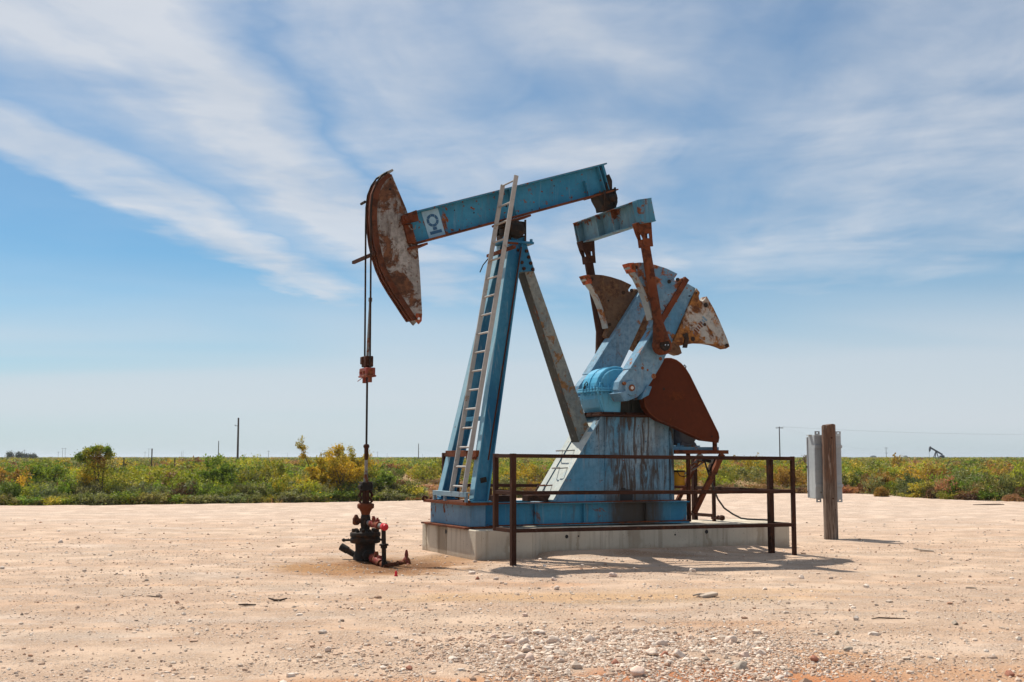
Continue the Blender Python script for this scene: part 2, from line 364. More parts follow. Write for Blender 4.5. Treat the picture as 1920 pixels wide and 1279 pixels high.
# ------------------------------------------------------------------ site frame of the big pumpjack
TH = rad(26.2); OX, OY = -.547, 18.057
ct, st_ = math.cos(TH), math.sin(TH)
def to_world(u, v): return OX+u*ct-v*st_, OY+u*st_+v*ct
def to_site(x, y): return (x-OX)*ct+(y-OY)*st_, -(x-OX)*st_+(y-OY)*ct
def smooth(t): t = np.clip(t, 0, 1); return t*t*(3-2*t)
def gz(x, y, fine=True):
    """height of the gravel pad"""
    x = np.asarray(x, float); y = np.asarray(y, float)
    u, v = to_site(x, y)
    z = -.0082*7*smooth(u/7)*smooth((9-np.abs(v-1))/5)*smooth((16-np.abs(u-3))/8)
    z = z-.075*np.exp(-(((u+1.40)/.75)**2+((v-.25)/.95)**2))           # washed-out hollow round the wellhead
    z = z+.07*np.exp(-((v-.35)/.35)**2)*smooth((u-1.)/.6)*smooth((6.2-u)/.8)   # sand drifted along the foundation
    z = z+.075*np.exp(-(((x-1.05)/1.15)**2+((y-9.25)/1.1)**2))       # raked-up heap of gravel
    z = z+.022*fbm(x*.35, y*.35, 3)*smooth((y-4)/4)
    if fine:
        z = z+.016*fbm(x*1.7, y*1.7, 4)*smooth((34-y)/14)+.012*fbm(x*9, y*9, 3)
    return z
def gzf(x, y): return float(gz(x, y))

def edge_y(x):
    xs = [-80,-17,-13,-10,-6.6,-4.1,-2.5,8,12,15.0,15.6,16.2,18,30,90]
    ys = [36,38.4,38.9,39.8,41.2,42.2,43.2,50.5,51,50.6,44.6,43.4,41.6,36,20]
    return np.interp(x, xs, ys)
# pad: fine sheet under the camera's view, coarser outwards
def axis(breaks):
    out = []
    for a, b, s in breaks: out += list(np.arange(a, b, s))
    return np.array(out+[breaks[-1][1]])
def sheet(name, xs, ys, zf, mat, **k):
    XX, YY = np.meshgrid(xs, ys); ZZ = zf(XX, YY)
    V = np.stack([XX, YY, ZZ], -1).reshape(-1, 3); nx = len(xs); ny = len(ys)
    i = np.arange((ny-1)*nx).reshape(ny-1, nx)[:, :-1].ravel()
    F = np.stack([i, i+1, i+1+nx, i+nx], -1); return np_mesh(name, V, F, mat, smooth=True, **k)

def pad_material():
    m, nt, b = newmat('caliche_gravel'); g = G(nt)
    p = g.n('ShaderNodeNewGeometry').outputs['Position']
    fl = g.map(p, scale=(1, 1, 0)); lay = g.map(p, scale=(.35, 1.3, 0))
    col = g.mix(g.ss(g.noise(fl, .5, 5, .6), .35, .65), (.65,.475,.345), (.565,.39,.275))
    col = g.mix(g.ss(g.noise(lay, .9, 5, .62), .52, .68, 0, .65), col, (.62,.51,.42))
    col = g.mix(g.ss(g.noise(g.map(p, scale=(.3, 1.1, 0), loc=(5, 9, 0)), 1.1, 6, .65), .56, .72, 0, .6), col, (.50,.27,.15))
    sx = g.n('ShaderNodeSeparateXYZ'); g.put(sx.inputs[0], p); PX, PY = sx.outputs[0], sx.outputs[1]
    wob = g.math('MULTIPLY_ADD', g.noise(fl, 1.6, 6, .65), 1.6, -.8)
    def blob(cx, cy, rx, ry, soft=.5):
        dx = g.math('DIVIDE', g.math('SUBTRACT', PX, cx), rx); dy = g.math('DIVIDE', g.math('SUBTRACT', PY, cy), ry)
        d = g.math('SQRT', g.math('ADD', g.math('MULTIPLY', dx, dx), g.math('MULTIPLY', dy, dy)))
        return g.ss(g.math('ADD', d, g.math('MULTIPLY', wob, .8)), 1+soft*.5, 1-soft)
    # red subsoil scraped up at the front, damp orange strip and oil-stained soil at the wellhead
    for cx, cy, rx, ry, c, k in ((1.55, 8.3, 1.1, .45, (.46,.17,.07), .8), (-.3, 8.2, 1.5, .4, (.52,.27,.14), .7), (.9, 13.2, 2.6, .5, (.56,.36,.19), .75),
                                 (3.2, 9.0, 1.6, .5, (.54,.34,.21), .6), (-2.2, 8.15, 1.3, .3, (.50,.25,.14), .7), (.25, 14.6, .9, .35, (.52,.28,.15), .6),
                                 (-1.95, 17.2, 1.35, 1.6, (.36,.21,.10), .95), (-1.9, 17.4, .85, 1.1, (.20,.115,.06), .8), (-.9, 18.7, .7, .5, (.32,.18,.09), .7),
                                 (-2.6, 16.9, .8, .7, (.40,.28,.12), .7), (2.3, 19.2, .9, .35, (.50,.25,.12), .7), (1.2, 13.0, .5, .18, (.25,.19,.14), .5)):
        col = g.mix(g.math('MULTIPLY', blob(cx, cy, rx, ry), k), col, c)
    gb = g.noise(g.map(p, scale=(.22, .75, 0), loc=(8, 2, 0), rot=(0, 0, -.06)), 1.0, 5, .6)
    col = g.mix(g.ss(gb, .50, .64, 0, .45), col, (.50,.40,.315))
    # faint wheel tracks crossing the pad
    tr = g.noise(g.map(p, scale=(.05, 1.0, 0), loc=(0, 3, 0), rot=(0, 0, .04)), 1.5, 3, .5)
    col = g.mix(g.ss(tr, .5, .62, 0, .3), col, (.50,.37,.27))
    for c0, sl_, w0 in ((13.1, .05, .16), (14.75, .045, .16), (10.9, -.02, .13), (12.2, -.015, .13), (19.8, .03, .2), (22.3, .03, .2), (27.5, -.05, .3)):
        yy = g.math('SUBTRACT', g.math('ADD', PY, g.math('MULTIPLY_ADD', g.noise(g.map(p, scale=(.25, .25, 0)), 1, 2), .5, -.25)), g.math('MULTIPLY_ADD', PX, sl_, c0))
        col = g.mix(g.math('MULTIPLY', g.ss(g.math('ABSOLUTE', yy), w0, w0*.5), g.ss(g.noise(g.map(p, scale=(.4, 2.5, 0)), 1.5, 5), .38, .6, .1, .6)), col, (.56,.36,.23))
    far = g.ss(PY, 22, 34); col = g.mix(g.math('MULTIPLY', far, .5), col, (.64,.52,.43))
    # grains: pale and dark specks
    vo = g.n('ShaderNodeTexVoronoi'); g.put(vo.inputs['Vector'], fl); vo.inputs['Scale'].default_value = 34; vo.inputs['Randomness'].default_value = 1
    cc = g.n('ShaderNodeSeparateColor'); g.put(cc.inputs[0], vo.outputs['Color'])
    gm = g.math('MULTIPLY', g.ss(vo.outputs['Distance'], .42, .2), g.ss(g.noise(fl, 1.7, 4), .36, .56))
    spec = g.ramp(cc.outputs[0], [(0,(.30,.19,.13)),(.2,(.42,.30,.22)),(.5,(.58,.46,.37)),(.8,(.68,.58,.50)),(1,(.74,.67,.60))])
    crev = g.math('MULTIPLY', g.ss(vo.outputs['Distance'], .40, .62), g.ss(g.noise(fl, 1.7, 4), .36, .56))
    col = g.mix(g.math('MULTIPLY', crev, .42), col, (.30,.20,.135))
    col = g.mix(g.math('MULTIPLY', gm, .8), col, spec)
    col = g.mix(g.ss(g.noise(fl, 42, 4, .75), .58, .70, 0, .55), col, (.32,.21,.14))
    for cx, cy, rx, ry, c, k in ((-1.95, 17.1, 1.35, 1.6, (.33,.155,.06), .88), (-1.7, 17.3, .85, 1.2, (.15,.07,.03), .8), (-2.6, 16.8, .8, .8, (.40,.22,.10), .7), (-.6, 18.1, .7, .7, (.36,.19,.09), .65), (-.95, 18.6, .7, .6, (.36,.22,.12), .6),
                                 (1.6, 8.35, 1.2, .5, (.50,.19,.075), .8), (-.9, 8.15, 1.6, .4, (.56,.29,.14), .6), (.3, 13.4, 2.0, .4, (.58,.36,.19), .5), (2.6, 13.9, 1.6, .3, (.58,.37,.2), .4), (2.0, 11.2, .8, .25, (.52,.30,.17), .5), (2.3, 9.4, .6, .35, (.55,.28,.13), .6), (1.3, 17.0, .9, .45, (.50,.30,.18), .5), (3.2, 8.6, 1.6, .5, (.55,.30,.16), .6)):
        col = g.mix(g.math('MULTIPLY', blob(cx, cy, rx, ry), k), col, c)
    nt.links.new(col, b.inputs['Base Color']); b.inputs['Roughness'].default_value = .95
    b.inputs['Specular IOR Level'].default_value = .2
    h = g.math('ADD', g.math('MULTIPLY', gm, .8), g.math('ADD', g.math('MULTIPLY', g.noise(fl, 40, 5, .7), 1.2), g.math('MULTIPLY', g.noise(fl, 9, 6, .65), 1.3)))
    g.put(b.inputs['Normal'], g.bump(h, .9, .028)); return m
def soil_material():
    m, nt, b = newmat('scrub_soil'); g = G(nt); p = g.n('ShaderNodeNewGeometry').outputs['Position']; fl = g.map(p, scale=(1, 1, 0))
    near = g.mix(g.ss(g.noise(fl, .35, 6, .65), .38, .62), (.24,.13,.075), (.34,.23,.13))
    near = g.mix(g.ss(g.noise(fl, 1.6, 6, .7), .45, .65, 0, .6), near, (.16,.17,.06))
    farc = g.mix(g.ss(g.noise(g.map(p, scale=(.004, .0015, 0)), 1.5, 5, .6), .35, .65), (.075,.10,.035), (.12,.125,.055))
    sx = g.n('ShaderNodeSeparateXYZ'); g.put(sx.inputs[0], p)
    col = g.mix(g.ss(sx.outputs[1], 110, 420), near, farc)
    nt.links.new(col, b.inputs['Base Color']); b.inputs['Roughness'].default_value = 1; b.inputs['Specular IOR Level'].default_value = .1
    g.put(b.inputs['Normal'], g.bump(g.noise(fl, 6, 6, .7), .8, .05)); return m
xs = axis([(-85,-30,1.5),(-30,-10,.25),(-10,-5,.09),(-5,5,.045),(5,10,.09),(10,26,.25),(26,90,1.5)])
ys = axis([(-12,6,.8),(6,7.6,.12),(7.6,13,.045),(13,20,.075),(20,30,.16),(30,52,.35)])
def padz(x, y):
    e = edge_y(x)+.35*fbm(x*.9, y*.05, 4)*3
    z = gz(x, y); t = smooth((y-e+.5)/.7)
    return z*(1-t)+(-.10)*t
o = sheet('gravel_pad', xs, ys, padz, pad_material(), kind='structure')
gx = axis([(-6000,-400,700),(-400,-60,40),(-60,60,3),(60,400,40),(400,6000,700)]); gy = axis([(-300,-12,60),(-12,160,4),(160,800,60),(800,9000,700)])
def soilz(x, y): return -.055+.03*fbm(x*.2, y*.2, 3)*smooth((y-30)/20)-.12*smooth((edge_y(x)-1.2-y)/.8)
sheet('ground', gx, gy, soilz, soil_material(), kind='structure')

# ------------------------------------------------------------------ stones
def ico(sub):
    bm = bmesh.new(); bmesh.ops.create_icosphere(bm, subdivisions=sub, radius=1)
    V = np.array([v.co[:] for v in bm.verts]); F = np.array([[v.index for v in f.verts] for f in bm.faces]); bm.free(); return V, F
def stone_mat(name, a, b_, scale=9):
    m, nt, b = newmat(name); g = G(nt); oc = g.n('ShaderNodeTexCoord').outputs['Object']
    at = g.n('ShaderNodeObjectInfo').outputs['Random']
    col = g.mix(g.ss(g.noise(oc, scale, 5, .6), .35, .65), a, b_)
    col = g.mix(g.ss(g.noise(oc, scale*3, 4, .7), .55, .7, 0, .5), col, tuple(x*.6 for x in a))
    nt.links.new(col, b.inputs['Base Color']); b.inputs['Roughness'].default_value = .95
    g.put(b.inputs['Normal'], g.bump(g.noise(oc, scale*.5, 6, .7), .55, .012)); return m
MS = dict(w=stone_mat('pale_caliche_stone', (.58,.45,.36), (.72,.60,.50)), p=stone_mat('pinkish_stone', (.62,.44,.35), (.72,.56,.46)),
          r=stone_mat('red_clay_stone', (.28,.10,.06), (.42,.20,.13)), g=stone_mat('grey_stone', (.32,.26,.20), (.44,.37,.30)))
def pebble_mat():
    m, nt, b = newmat('loose_gravel'); g = G(nt); a = g.n('ShaderNodeAttribute'); a.attribute_name = 'tint'
    nt.links.new(a.outputs['Color'], b.inputs['Base Color']); b.inputs['Roughness'].default_value = .95
    g.put(b.inputs['Normal'], g.bump(g.noise(g.n('ShaderNodeNewGeometry').outputs['Position'], 90, 3), .5, .006)); return m
def pebbles(name, pts, size, label, squash=.62):
    V0, F0 = ico(1); n = len(pts); V0 = V0[:42]
    A = rng.random(n)*6.283; ca, sa = np.cos(A), np.sin(A)
    S = size[:, None]*np.stack([rng.uniform(.7, 1.35, n), rng.uniform(.6, 1.0, n), rng.uniform(.6, 1, n)*squash*1.35], -1)
    J = 1+rng.normal(0, .21, (n, len(V0), 1))
    P = V0[None]*J*S[:, None]
    Q = np.stack([P[..., 0]*ca[:, None]-P[..., 1]*sa[:, None], P[..., 0]*sa[:, None]+P[..., 1]*ca[:, None], P[..., 2]], -1)
    z = gz(pts[:, 0], pts[:, 1])+S[:, 2]*.25
    Q[..., 0] += pts[:, 0:1]; Q[..., 1] += pts[:, 1:2]; Q[..., 2] += z[:, None]
    F = (F0[None]+(np.arange(n)*len(V0))[:, None, None]).reshape(-1, 3)
    pal = np.array([(.66,.53,.42),(.76,.65,.55),(.58,.43,.32),(.50,.34,.24),(.70,.58,.47),(.38,.22,.14),(.36,.29,.23),(.62,.46,.35)])
    c = pal[rng.choice(len(pal), n, p=[.20,.10,.20,.15,.12,.07,.07,.09])]*rng.uniform(.7, 1.05, (n, 1))
    return np_mesh(name, Q.reshape(-1, 3), F, pebble_mat(), np.repeat(c, len(V0), 0), smooth=False, label=label, cat='gravel', kind='stuff')
pts = []
# general scatter thins out with distance, dense drift on the heap
n = 42000; y = 7.3*np.exp(rng.random(n)*1.15); x = rng.uniform(-.5, .5, n)*y
keep = fbm(x*.8, y*1.6, 4) > rng.normal(.0, .13, n)-.0
pts.append((x[keep], y[keep], np.clip(rng.lognormal(-4.95, .45, keep.sum()), .0035, .03)))
n = 27000; x = rng.normal(1.0, .9, n); y = rng.normal(9.1, .85, n)
k = (fbm(x*2, y*2, 3) > -.12)&(y > 7.2)
pts.append((x[k], y[k], np.clip(rng.lognormal(-4.85, .45, k.sum()), .004, .03)))
n = 420; x = rng.normal(.85, .8, n); y = rng.normal(9.3, .75, n); k = y > 7.8
pts.append((x[k], y[k], np.clip(rng.lognormal(-3.85, .35, k.sum()), .012, .042)))
n = 1500; y = rng.uniform(8, 30, n); x = rng.uniform(-.47, .47, n)*y
pts.append((x, y, np.clip(rng.lognormal(-3.95, .35, n), .01, .045)))
PX, PY, PS = [np.concatenate([p[i] for p in pts]) for i in range(3)]
u_, v_ = to_site(PX, PY); ok = ~((u_ > -.1)&(u_ < 6.5)&(v_ > -.1)&(v_ < 2.3))
pebbles('loose_gravel', np.stack([PX, PY], -1)[ok], PS[ok], 'loose pale caliche gravel scattered over the bare pad')

def stone_mesh(seed, sub=3):
    V, F = ico(sub); r = np.random.default_rng(seed); s = r.random(3)*50
    nz = fbm(V[:, 0]*1.3+V[:, 2]+s[0], V[:, 1]*1.3-V[:, 2]+s[1], 4)
    V = V*(1+.95*nz[:, None])
    for _ in range(7):      # chop flat facets
        d = r.normal(size=3); d /= np.linalg.norm(d); h = r.uniform(.42, .8); t = V@d
        V = V-np.outer(np.maximum(t-h, 0), d)*.9
    nz = fbm(V[:, 0]*3.5+s[1], V[:, 1]*3.5+V[:, 2]*3+s[2], 4); V = V*(1+.34*nz[:, None]); V = V/np.abs(V).max(); me = bpy.data.meshes.new('stone'); me.from_pydata(V.tolist(), [], F.tolist())
    me.polygons.foreach_set('use_smooth', [True]*len(F)); me.materials.append(MS['w']); return me
SM = [stone_mesh(i) for i in range(8)]
STONES = [
 ((-.16,10.32),.066,'p','small pinkish stone standing alone left of the gravel heap'),
 ((-.25,9.77),.099,'w','flattish pale stone at the left foot of the gravel heap'),
 ((-.01,9.96),.101,'p','pinkish stone left of the piled pale rocks on the heap'),
 ((.09,9.85),.10,'w','upper pale rock of the clump left of the heap centre'),
 ((.12,9.41),.113,'w','large pale rock in the middle of the clump on the heap'),
 ((.05,9.09),.083,'w','pale rock at the lower left of the clump on the heap'),
 ((.13,9.02),.10,'p','pinkish rock at the lower right of the clump on the heap'),
 ((.23,10.5),.136,'w','broad pale lump at the top edge of the gravel heap'),
 ((.35,9.84),.109,'w','white rock just right of the clump on the gravel heap'),
 ((.44,9.96),.073,'w','small white stone touching the rock right of the clump'),
 ((.63,9.76),.108,'w','bright white rock near the centre top of the gravel heap'),
 ((1.19,9.51),.096,'w','pale rounded rock on the right shoulder of the heap'),
 ((1.05,9.01),.108,'w','pale rock left of a smaller brown stone, heap lower right'),
 ((1.13,8.99),.074,'r','small reddish brown stone wedged between two pale rocks'),
 ((1.23,8.95),.116,'w','white rock at the lower right edge of the gravel heap'),
 ((.87,8.39),.132,'p','largest pinkish rock at the very bottom of the picture'),
 ((.37,8.91),.057,'w','small white stone below the heap centre'),
 ((.28,8.95),.074,'w','pale angular stone left of the small white stone below the heap'),
 ((.75,8.75),.088,'r','dark red clay lump in the lower middle of the heap'),
 ((-.53,15.94),.095,'w','pale stone on the sand in front of the foundation corner'),
 ((-.44,15.16),.055,'r','small rusty stone below the foundation corner'),
 ((-.21,15.16),.076,'w','white stone on the orange streak in front of the foundation'),
 ((.52,15.06),.09,'p','pinkish stone just in front of the railing shadow'),
 ((.53,14.06),.077,'w','white stone on the pale gravel streak in front of the shadow'),
 ((1.31,15.5),.10,'p','pink tinged stone at the edge of the shadow on the sand'),
 ((.13,11.71),.059,'p','lone small stone between the heap and the orange streak'),
 ((-.75,8.8),.056,'r','dark red clod on the orange soil, bottom left of the heap'),
 ((1.79,9.84),.109,'w','isolated rounded white rock right of the gravel heap'),
 ((1.75,9.06),.075,'p','pinkish stone below the isolated rounded white rock'),
 ((1.92,9.24),.068,'w','pale stone right of the heap on orange soil'),
 ((1.63,8.62),.144,'g','flat dark grey rock on red soil at the picture bottom'),
 ((2.25,8.99),.074,'r','red clay clod right of the dark grey rock'),
 ((2.68,9.62),.079,'g','small grey stone on bare soil, right foreground'),
 ((2.83,10.49),.057,'g','dark little stone behind the grey stone, right foreground'),
 ((4.1,11.13),.071,'g','grey stone near the lying stick at right'),
 ((2.47,16.33),.09,'w','white stone at the lower edge of the railing shadow'),
 ((3.73,15.45),.071,'w','white stone on open sand right of the shadow'),
 ((3.53,8.56),.071,'r','reddish stone in the bottom right corner of the pad'),
 ((-8.15,21.57),.109,'w','lone white stone far left on the open pad'),
 ((-1.47,9.65),.062,'w','small white stone on plain gravel left of the heap'),
]
for i, ((x, y), d, k, lab) in enumerate(STONES):
    me = SM[i % 8] if k == 'w' else None
    if me is None:
        me = SM[i % 8].copy(); me.materials[0] = MS[k]
    o = bpy.data.objects.new('rock', me); COL.objects.link(o); r = d*.6
    flatn = .38 if lab.startswith(('flat', 'broad')) else random.uniform(.55, .8)
    o.scale = (r*random.uniform(1, 1.2), r*random.uniform(.8, 1), r*flatn*1.15); o.rotation_euler = (random.uniform(-.2,.2), random.uniform(-.2,.2), random.uniform(0, 6))
    o.location = (x, y, gzf(x, y)+r*flatn*.45); tag(o, lab, 'rock', 'stones lying on the gravel pad')
MB_bark = flat('dry_dark_bark', (.07,.045,.03), .95); MB_grey = flat('grey_driftwood', (.46,.37,.29), .95)
def stick(pts, r, mat, label, name='stick'):
    P = []
    for (x, y, h) in pts: P.append((x, y, gzf(x, y)+h))
    mb = MB(); n = len(P); mb.tube(P, [r*(1 if 0 < i < n-1 else .55) for i in range(n)], 7); return mb.build(name, mat, label=label, cat=name)
stick([(-2.63,12.96,.03),(-2.56,12.93,.012),(-2.5,12.93,.01),(-2.43,12.98,.03)], .012, MB_bark, 'curled dark strip of bark on the gravel left of centre', 'bark_strip')
stick([(3.44,11.5,.006),(3.52,11.53,.012),(3.64,11.54,.006),(3.76,11.5,.008)], .007, MB_bark, 'thin dark stick lying on the gravel at right')
stick([(-2.86,12.56,.012),(-2.79,12.54,.015),(-2.68,12.58,.01)], .012, MB_bark, 'short dark twig left of the curled bark strip')
stick([(-4.06,13.33,.006),(-4.02,13.3,.01),(-3.95,13.28,.006),(-3.86,13.26,.006)], .006, MB_bark, 'thin forked twig on the left part of the pad')
stick([(5.42,14.33,.01),(5.48,14.31,.012),(5.54,14.3,.008)], .012, MB_grey, 'short grey stick on the sand at far right', 'stick')
stick([(14.9,38.5,.01),(15.3,38.4,.02),(15.7,38.4,.03),(15.95,38.6,.01)], .018, MB_bark, 'long dead branch on the pad in front of the right scrub', 'branch')
mb = MB(); R_ = Matrix.Rotation(rad(-12), 3, 'Z') @ Matrix.Rotation(rad(5), 3, 'Y')
mb.box((7.05, 20.35, gzf(7.05, 20.35)+.02), (.24, .13, .02), R_); mb.box((6.95, 20.5, gzf(6.95, 20.5)+.03), (.13, .08, .025), R_)
mb.build('wood_scrap', MB_grey, bevel=.006, label='flat grey broken board on the sand right of the wooden post', cat='board')
mb = MB(); mb.box((2.17, 13.3, gzf(2.17, 13.3)+.02), (.2, .13, .035), Matrix.Rotation(rad(20), 3, 'Z') @ Matrix.Rotation(rad(-8), 3, 'Y')); mb.tube([(2.0,13.26,gzf(2,13.26)+.02),(2.08,13.3,gzf(2.08,13.3)+.035),(2.14,13.3,gzf(2.1,13.3)+.03)], .01)
mb.build('wood_scrap', MB_grey, bevel=.008, label='small curled grey chip of wood in front of the shadow', cat='wood chip')

# ------------------------------------------------------------------ foundation
def site_obj(mb, name, mat, bevel=0, parent=None, **k):
    o = mb.build(name, mat, parent, bevel, **k)
    if parent is None: o.location = (OX, OY, 0); o.rotation_euler.z = TH
    return o
fp = [(0,0),(.95,0),(1.32,.42),(6.36,.47),(6.36,1.72),(1.32,1.76),(.95,2.17),(0,2.17)]
mb = MB()
n = len(fp); top = [(a, b, .44-.0082*a) for a, b in fp]; bot = [(a, b, -.4) for a, b in fp]
mb.add(bot+top, [tuple(range(n-1, -1, -1)), tuple(range(n, 2*n))]+[(i, (i+1) % n, n+(i+1) % n, n+i) for i in range(n)])
found = site_obj(mb, 'concrete_foundation', M['concrete'], .012, label='long low stained concrete foundation block under the large blue pumpjack', cat='foundation')
def disc(mb, c, d, r): c = Vector(c); d = Vector(d); mb.cyl(c-d*.02, c+d*.003, r, r, 16)
for c, d, r in (((0,1.15,.36),(-1,0,0),.036), ((1.8,.425,.27),(0,-1,0),.03), ((2.02,.427,.27),(0,-1,0),.014), ((3.9,.445,.24),(0,-1,0),.016), ((4.55,.452,.27),(0,-1,0),.034)):
    mb = MB(); disc(mb, c, d, r); mb.build('anchor_hole', M['hole'], found)

# ------------------------------------------------------------------ pumpjack
PJ = empty('pumpjack', (OX, OY, 0), TH, label='large weathered blue oil pumpjack with rusty horsehead on a concrete foundation', cat='pumpjack')
def part(mb, name, mat, bevel=.004, parent=PJ, **k): return mb.build(name, mat, parent, bevel, **k)
VC = 1.08
# base skid
mb = MB()
for v in (.62, 1.54): mb.ibeam((.34, v, .64), (4.26, v, .61), .37, .2, .022, .016)
mb.ibeam((4.16, .73, .6), (4.16, 1.43, .6), .33, .18, .02, .015)
mb.ibeam((2.9, .73, .61), (2.9, 1.43, .61), .3, .16, .02, .015)
for u in (1.3, 2.2, 3.4): mb.box((u, .575, .625), (.014, .075, .325))
skid = part(mb, 'base_frame', M['blue_base'])
mb = MB()
mb.span(.07, .09, .40, 1.98, .472, .80); mb.span(.07, .335, .375, .40, .472, .80); mb.span(.30, .335, .40, 1.98, .472, .80)
part(mb, 'front_cross_beam', weathered('cross_beam_paint', (.09,.21,.32), (.15,.27,.38), R1, .30, 3.4, streak=.3, seed=14, edge=0), .003)
mb = MB()      # rusty flange plates on the cross beam
mb.span(-.03, .44, .31, 2.06, .8005, .846); mb.span(-.06, .43, .29, 2.08, .444, .4715)
mb.span(.46, 4.24, .515, .5185, .806, .824); mb.span(.46, 4.24, .515, .5185, .457, .478)
for v in (.36, .55, 1.72, 1.93):
    for u in (.05, .37): mb.bolt((u, v, .846), (0,0,1), .022, .03)
part(mb, 'flange_plate', M['rust'], .002)
mb = MB(); mb.tube([(-.01,2.04,.82),(-.05,2.04,.86),(-.04,2.0,.90),(.02,1.97,.87)], .022); part(mb, 'lifting_hook', M['dark_rust'])
for u0, u1 in ((.76,1.12),(1.34,1.77)):
    mb = MB(); mb.box(((u0+u1)/2, 1.0, .875), (u1-u0, .22, .10)); mb.box((u1+.004, 1.0, .875), (.01, .17, .065)); part(mb, 'spacer_block', M['dark_rust'], .006)
mb = MB(); mb.bar((.75,.95,1.02), (1.25,.95,.975), .05, .035); mb.lathe([(.03,.93),(.045,.95),(.03,.98)], (.93,.95,0), n=10); mb.bar((1.5,1.0,.93),(1.62,1.05,1.08),.025,.025)
part(mb, 'brake_lever', M['dark_rust'])

# samson post: two front legs and one rear leg
for s, lab in ((-1, None), (1, None)):
    p0 = (.235, VC+s*.66, .846); p1 = (1.10, VC+s*.165, 5.08)
    mb = MB(); mb.ibeam(p0, p1, .25, .17, .022, .016, up=(1,0,0))
    mb.box((.24, VC+s*.66, .856), (.34, .24, .02))
    leg = part(mb, 'front_leg', M['blue_leg'])
    a = Vector(p0); b = Vector(p1); dd = (b-a).normalized(); un = Vector((1,0,0)); un = (un-dd*un.dot(dd)).normalized()
    mb = MB(); mb.bar(a-un*.1285+dd*.03, b-un*.1285-dd*.03, .166, .006, up=tuple(un)); mb.build('front_flange', M['flange'], leg)
    mb = MB()
    if s < 0:      # conduit clamped to the near leg, dark clip near its foot
        a = Vector((.36, VC-.66-.09, 1.5)); b = Vector((1.17, VC-.29, 5.0))
        mb.tube([a.lerp(b, t) for t in (0, .3, .6, 1)], .014)
        mb.build('conduit', M['dark_rust'], leg)
        mb = MB(); mb.box((.285, VC-.735, 1.19), (.10, .02, .08), Matrix.Rotation(rad(-11), 3, 'Y')); mb.build('clip', M['black'], leg)
mb = MB(); mb.prism([(1.31,4.62),(1.22,4.95),(1.38,5.0),(1.49,4.64),(2.52,2.08),(2.36,1.735)], .945, 1.215)
rl = part(mb, 'rear_leg', M['rear'], .008)
mb = MB(); e0 = Vector((1.3136,0,4.61)); e1_ = Vector((2.349,0,1.765)); mb.prism([(e0.x-.004,e0.z),(e1_.x-.004,e1_.z),(e1_.x+.002,e1_.z),(e0.x+.002,e0.z)], .952, 1.208); mb.build('underside_shade', M['shade_dark'], rl)  # thin plate over the lower face, carries its shade as dark paint
for s in (-1, 1):
    v = VC+s*.158; mb = MB(); mb.prism([(1.05,5.17),(1.29,5.20),(1.485,4.64),(1.08,4.59)], v-.011, v+.011); gp = part(mb, 'gusset_plate', M['blue_leg'], .003)
    mb = MB()
    for k in range(4):
        for (ua, ub) in ((1.17,1.285),(1.325,1.44)):
            t = k/3; mb.bolt((ua+(ub-ua)*t-(.01 if ua < 1.2 else 0), v+s*.011, 4.965-.30*t), (0,s,0), .032, .028)
    build_each(mb, 'bolt', M['dark_rust'], gp)
mb = MB(); mb.bar((.43,.66,2.16), (.43,1.5,2.16), .05, .07); part(mb, 'leg_brace', M['blue_leg'])
mb = MB(); mb.bar((.24,.45,1.60), (.24,1.68,1.60), .07, .10); mb.bar((.19,.45,1.53), (.19,.75,1.53), .05, .05); part(mb, 'leg_brace', M['rust'])
mb = MB(); mb.span(-.02, .07, .33, 1.68, .985, 1.0); mb.span(-.02, -.008, .33, 1.68, .925, .985)
for v in (.36, 1.2, 1.64): mb.span(-.01, .03, v, v+.05, .846, .985)
part(mb, 'ladder_rest', weathered('ladder_rest_paint', (.16,.27,.34), (.24,.33,.38), R1, .2, 5, seed=17), .003)
mb = MB(); mb.bar((.80,.30,4.90), (.80,1.30,4.90), .06, .05); mb.bar((.84,.62,5.02),(1.02,.62,5.02),.05,.03); part(mb, 'top_step', M['rust'])
mb = MB(); mb.span(.86, 1.44, VC-.23, VC+.23, 5.08, 5.12)
for u in (.9, 1.4):
    for v in (-.2, .2): mb.bolt((u, VC+v, 5.12), (0,0,1), .028, .045)
part(mb, 'post_cap', M['blue_leg'])
mb = MB(); mb.lathe([(.06,-.27),(.13,-.25),(.155,-.2),(.155,.2),(.13,.25),(.06,.27)], (1.13, VC, 5.31), 'v', 18)
mb.span(.93, 1.33, VC-.15, VC+.15, 5.121, 5.23); mb.span(.93, 1.33, VC-.13, VC+.13, 5.36, 5.47)
for u in (.97, 1.29):
    for v in (-.2, .2): mb.cyl((u, VC+v, 5.12), (u, VC+v, 5.42+.2*(u-.97)), .018)
saddle = part(mb, 'saddle_bearing', M['black'], .006)
mb = MB()
Rb = Matrix.Rotation(-math.atan(.3333), 3, 'Y'); mb.box((1.13, VC, 5.488), (.62, .30, .035), Rb); part(mb, 'saddle_plate', M['rust'], .003)
mb = MB(); mb.tube([(.69,.95,4.86),(.66,.99,4.80),(.60,1.06,4.70),(.56,1.10,4.58)], .011, 6); part(mb, 'loose_strap', M['black'])

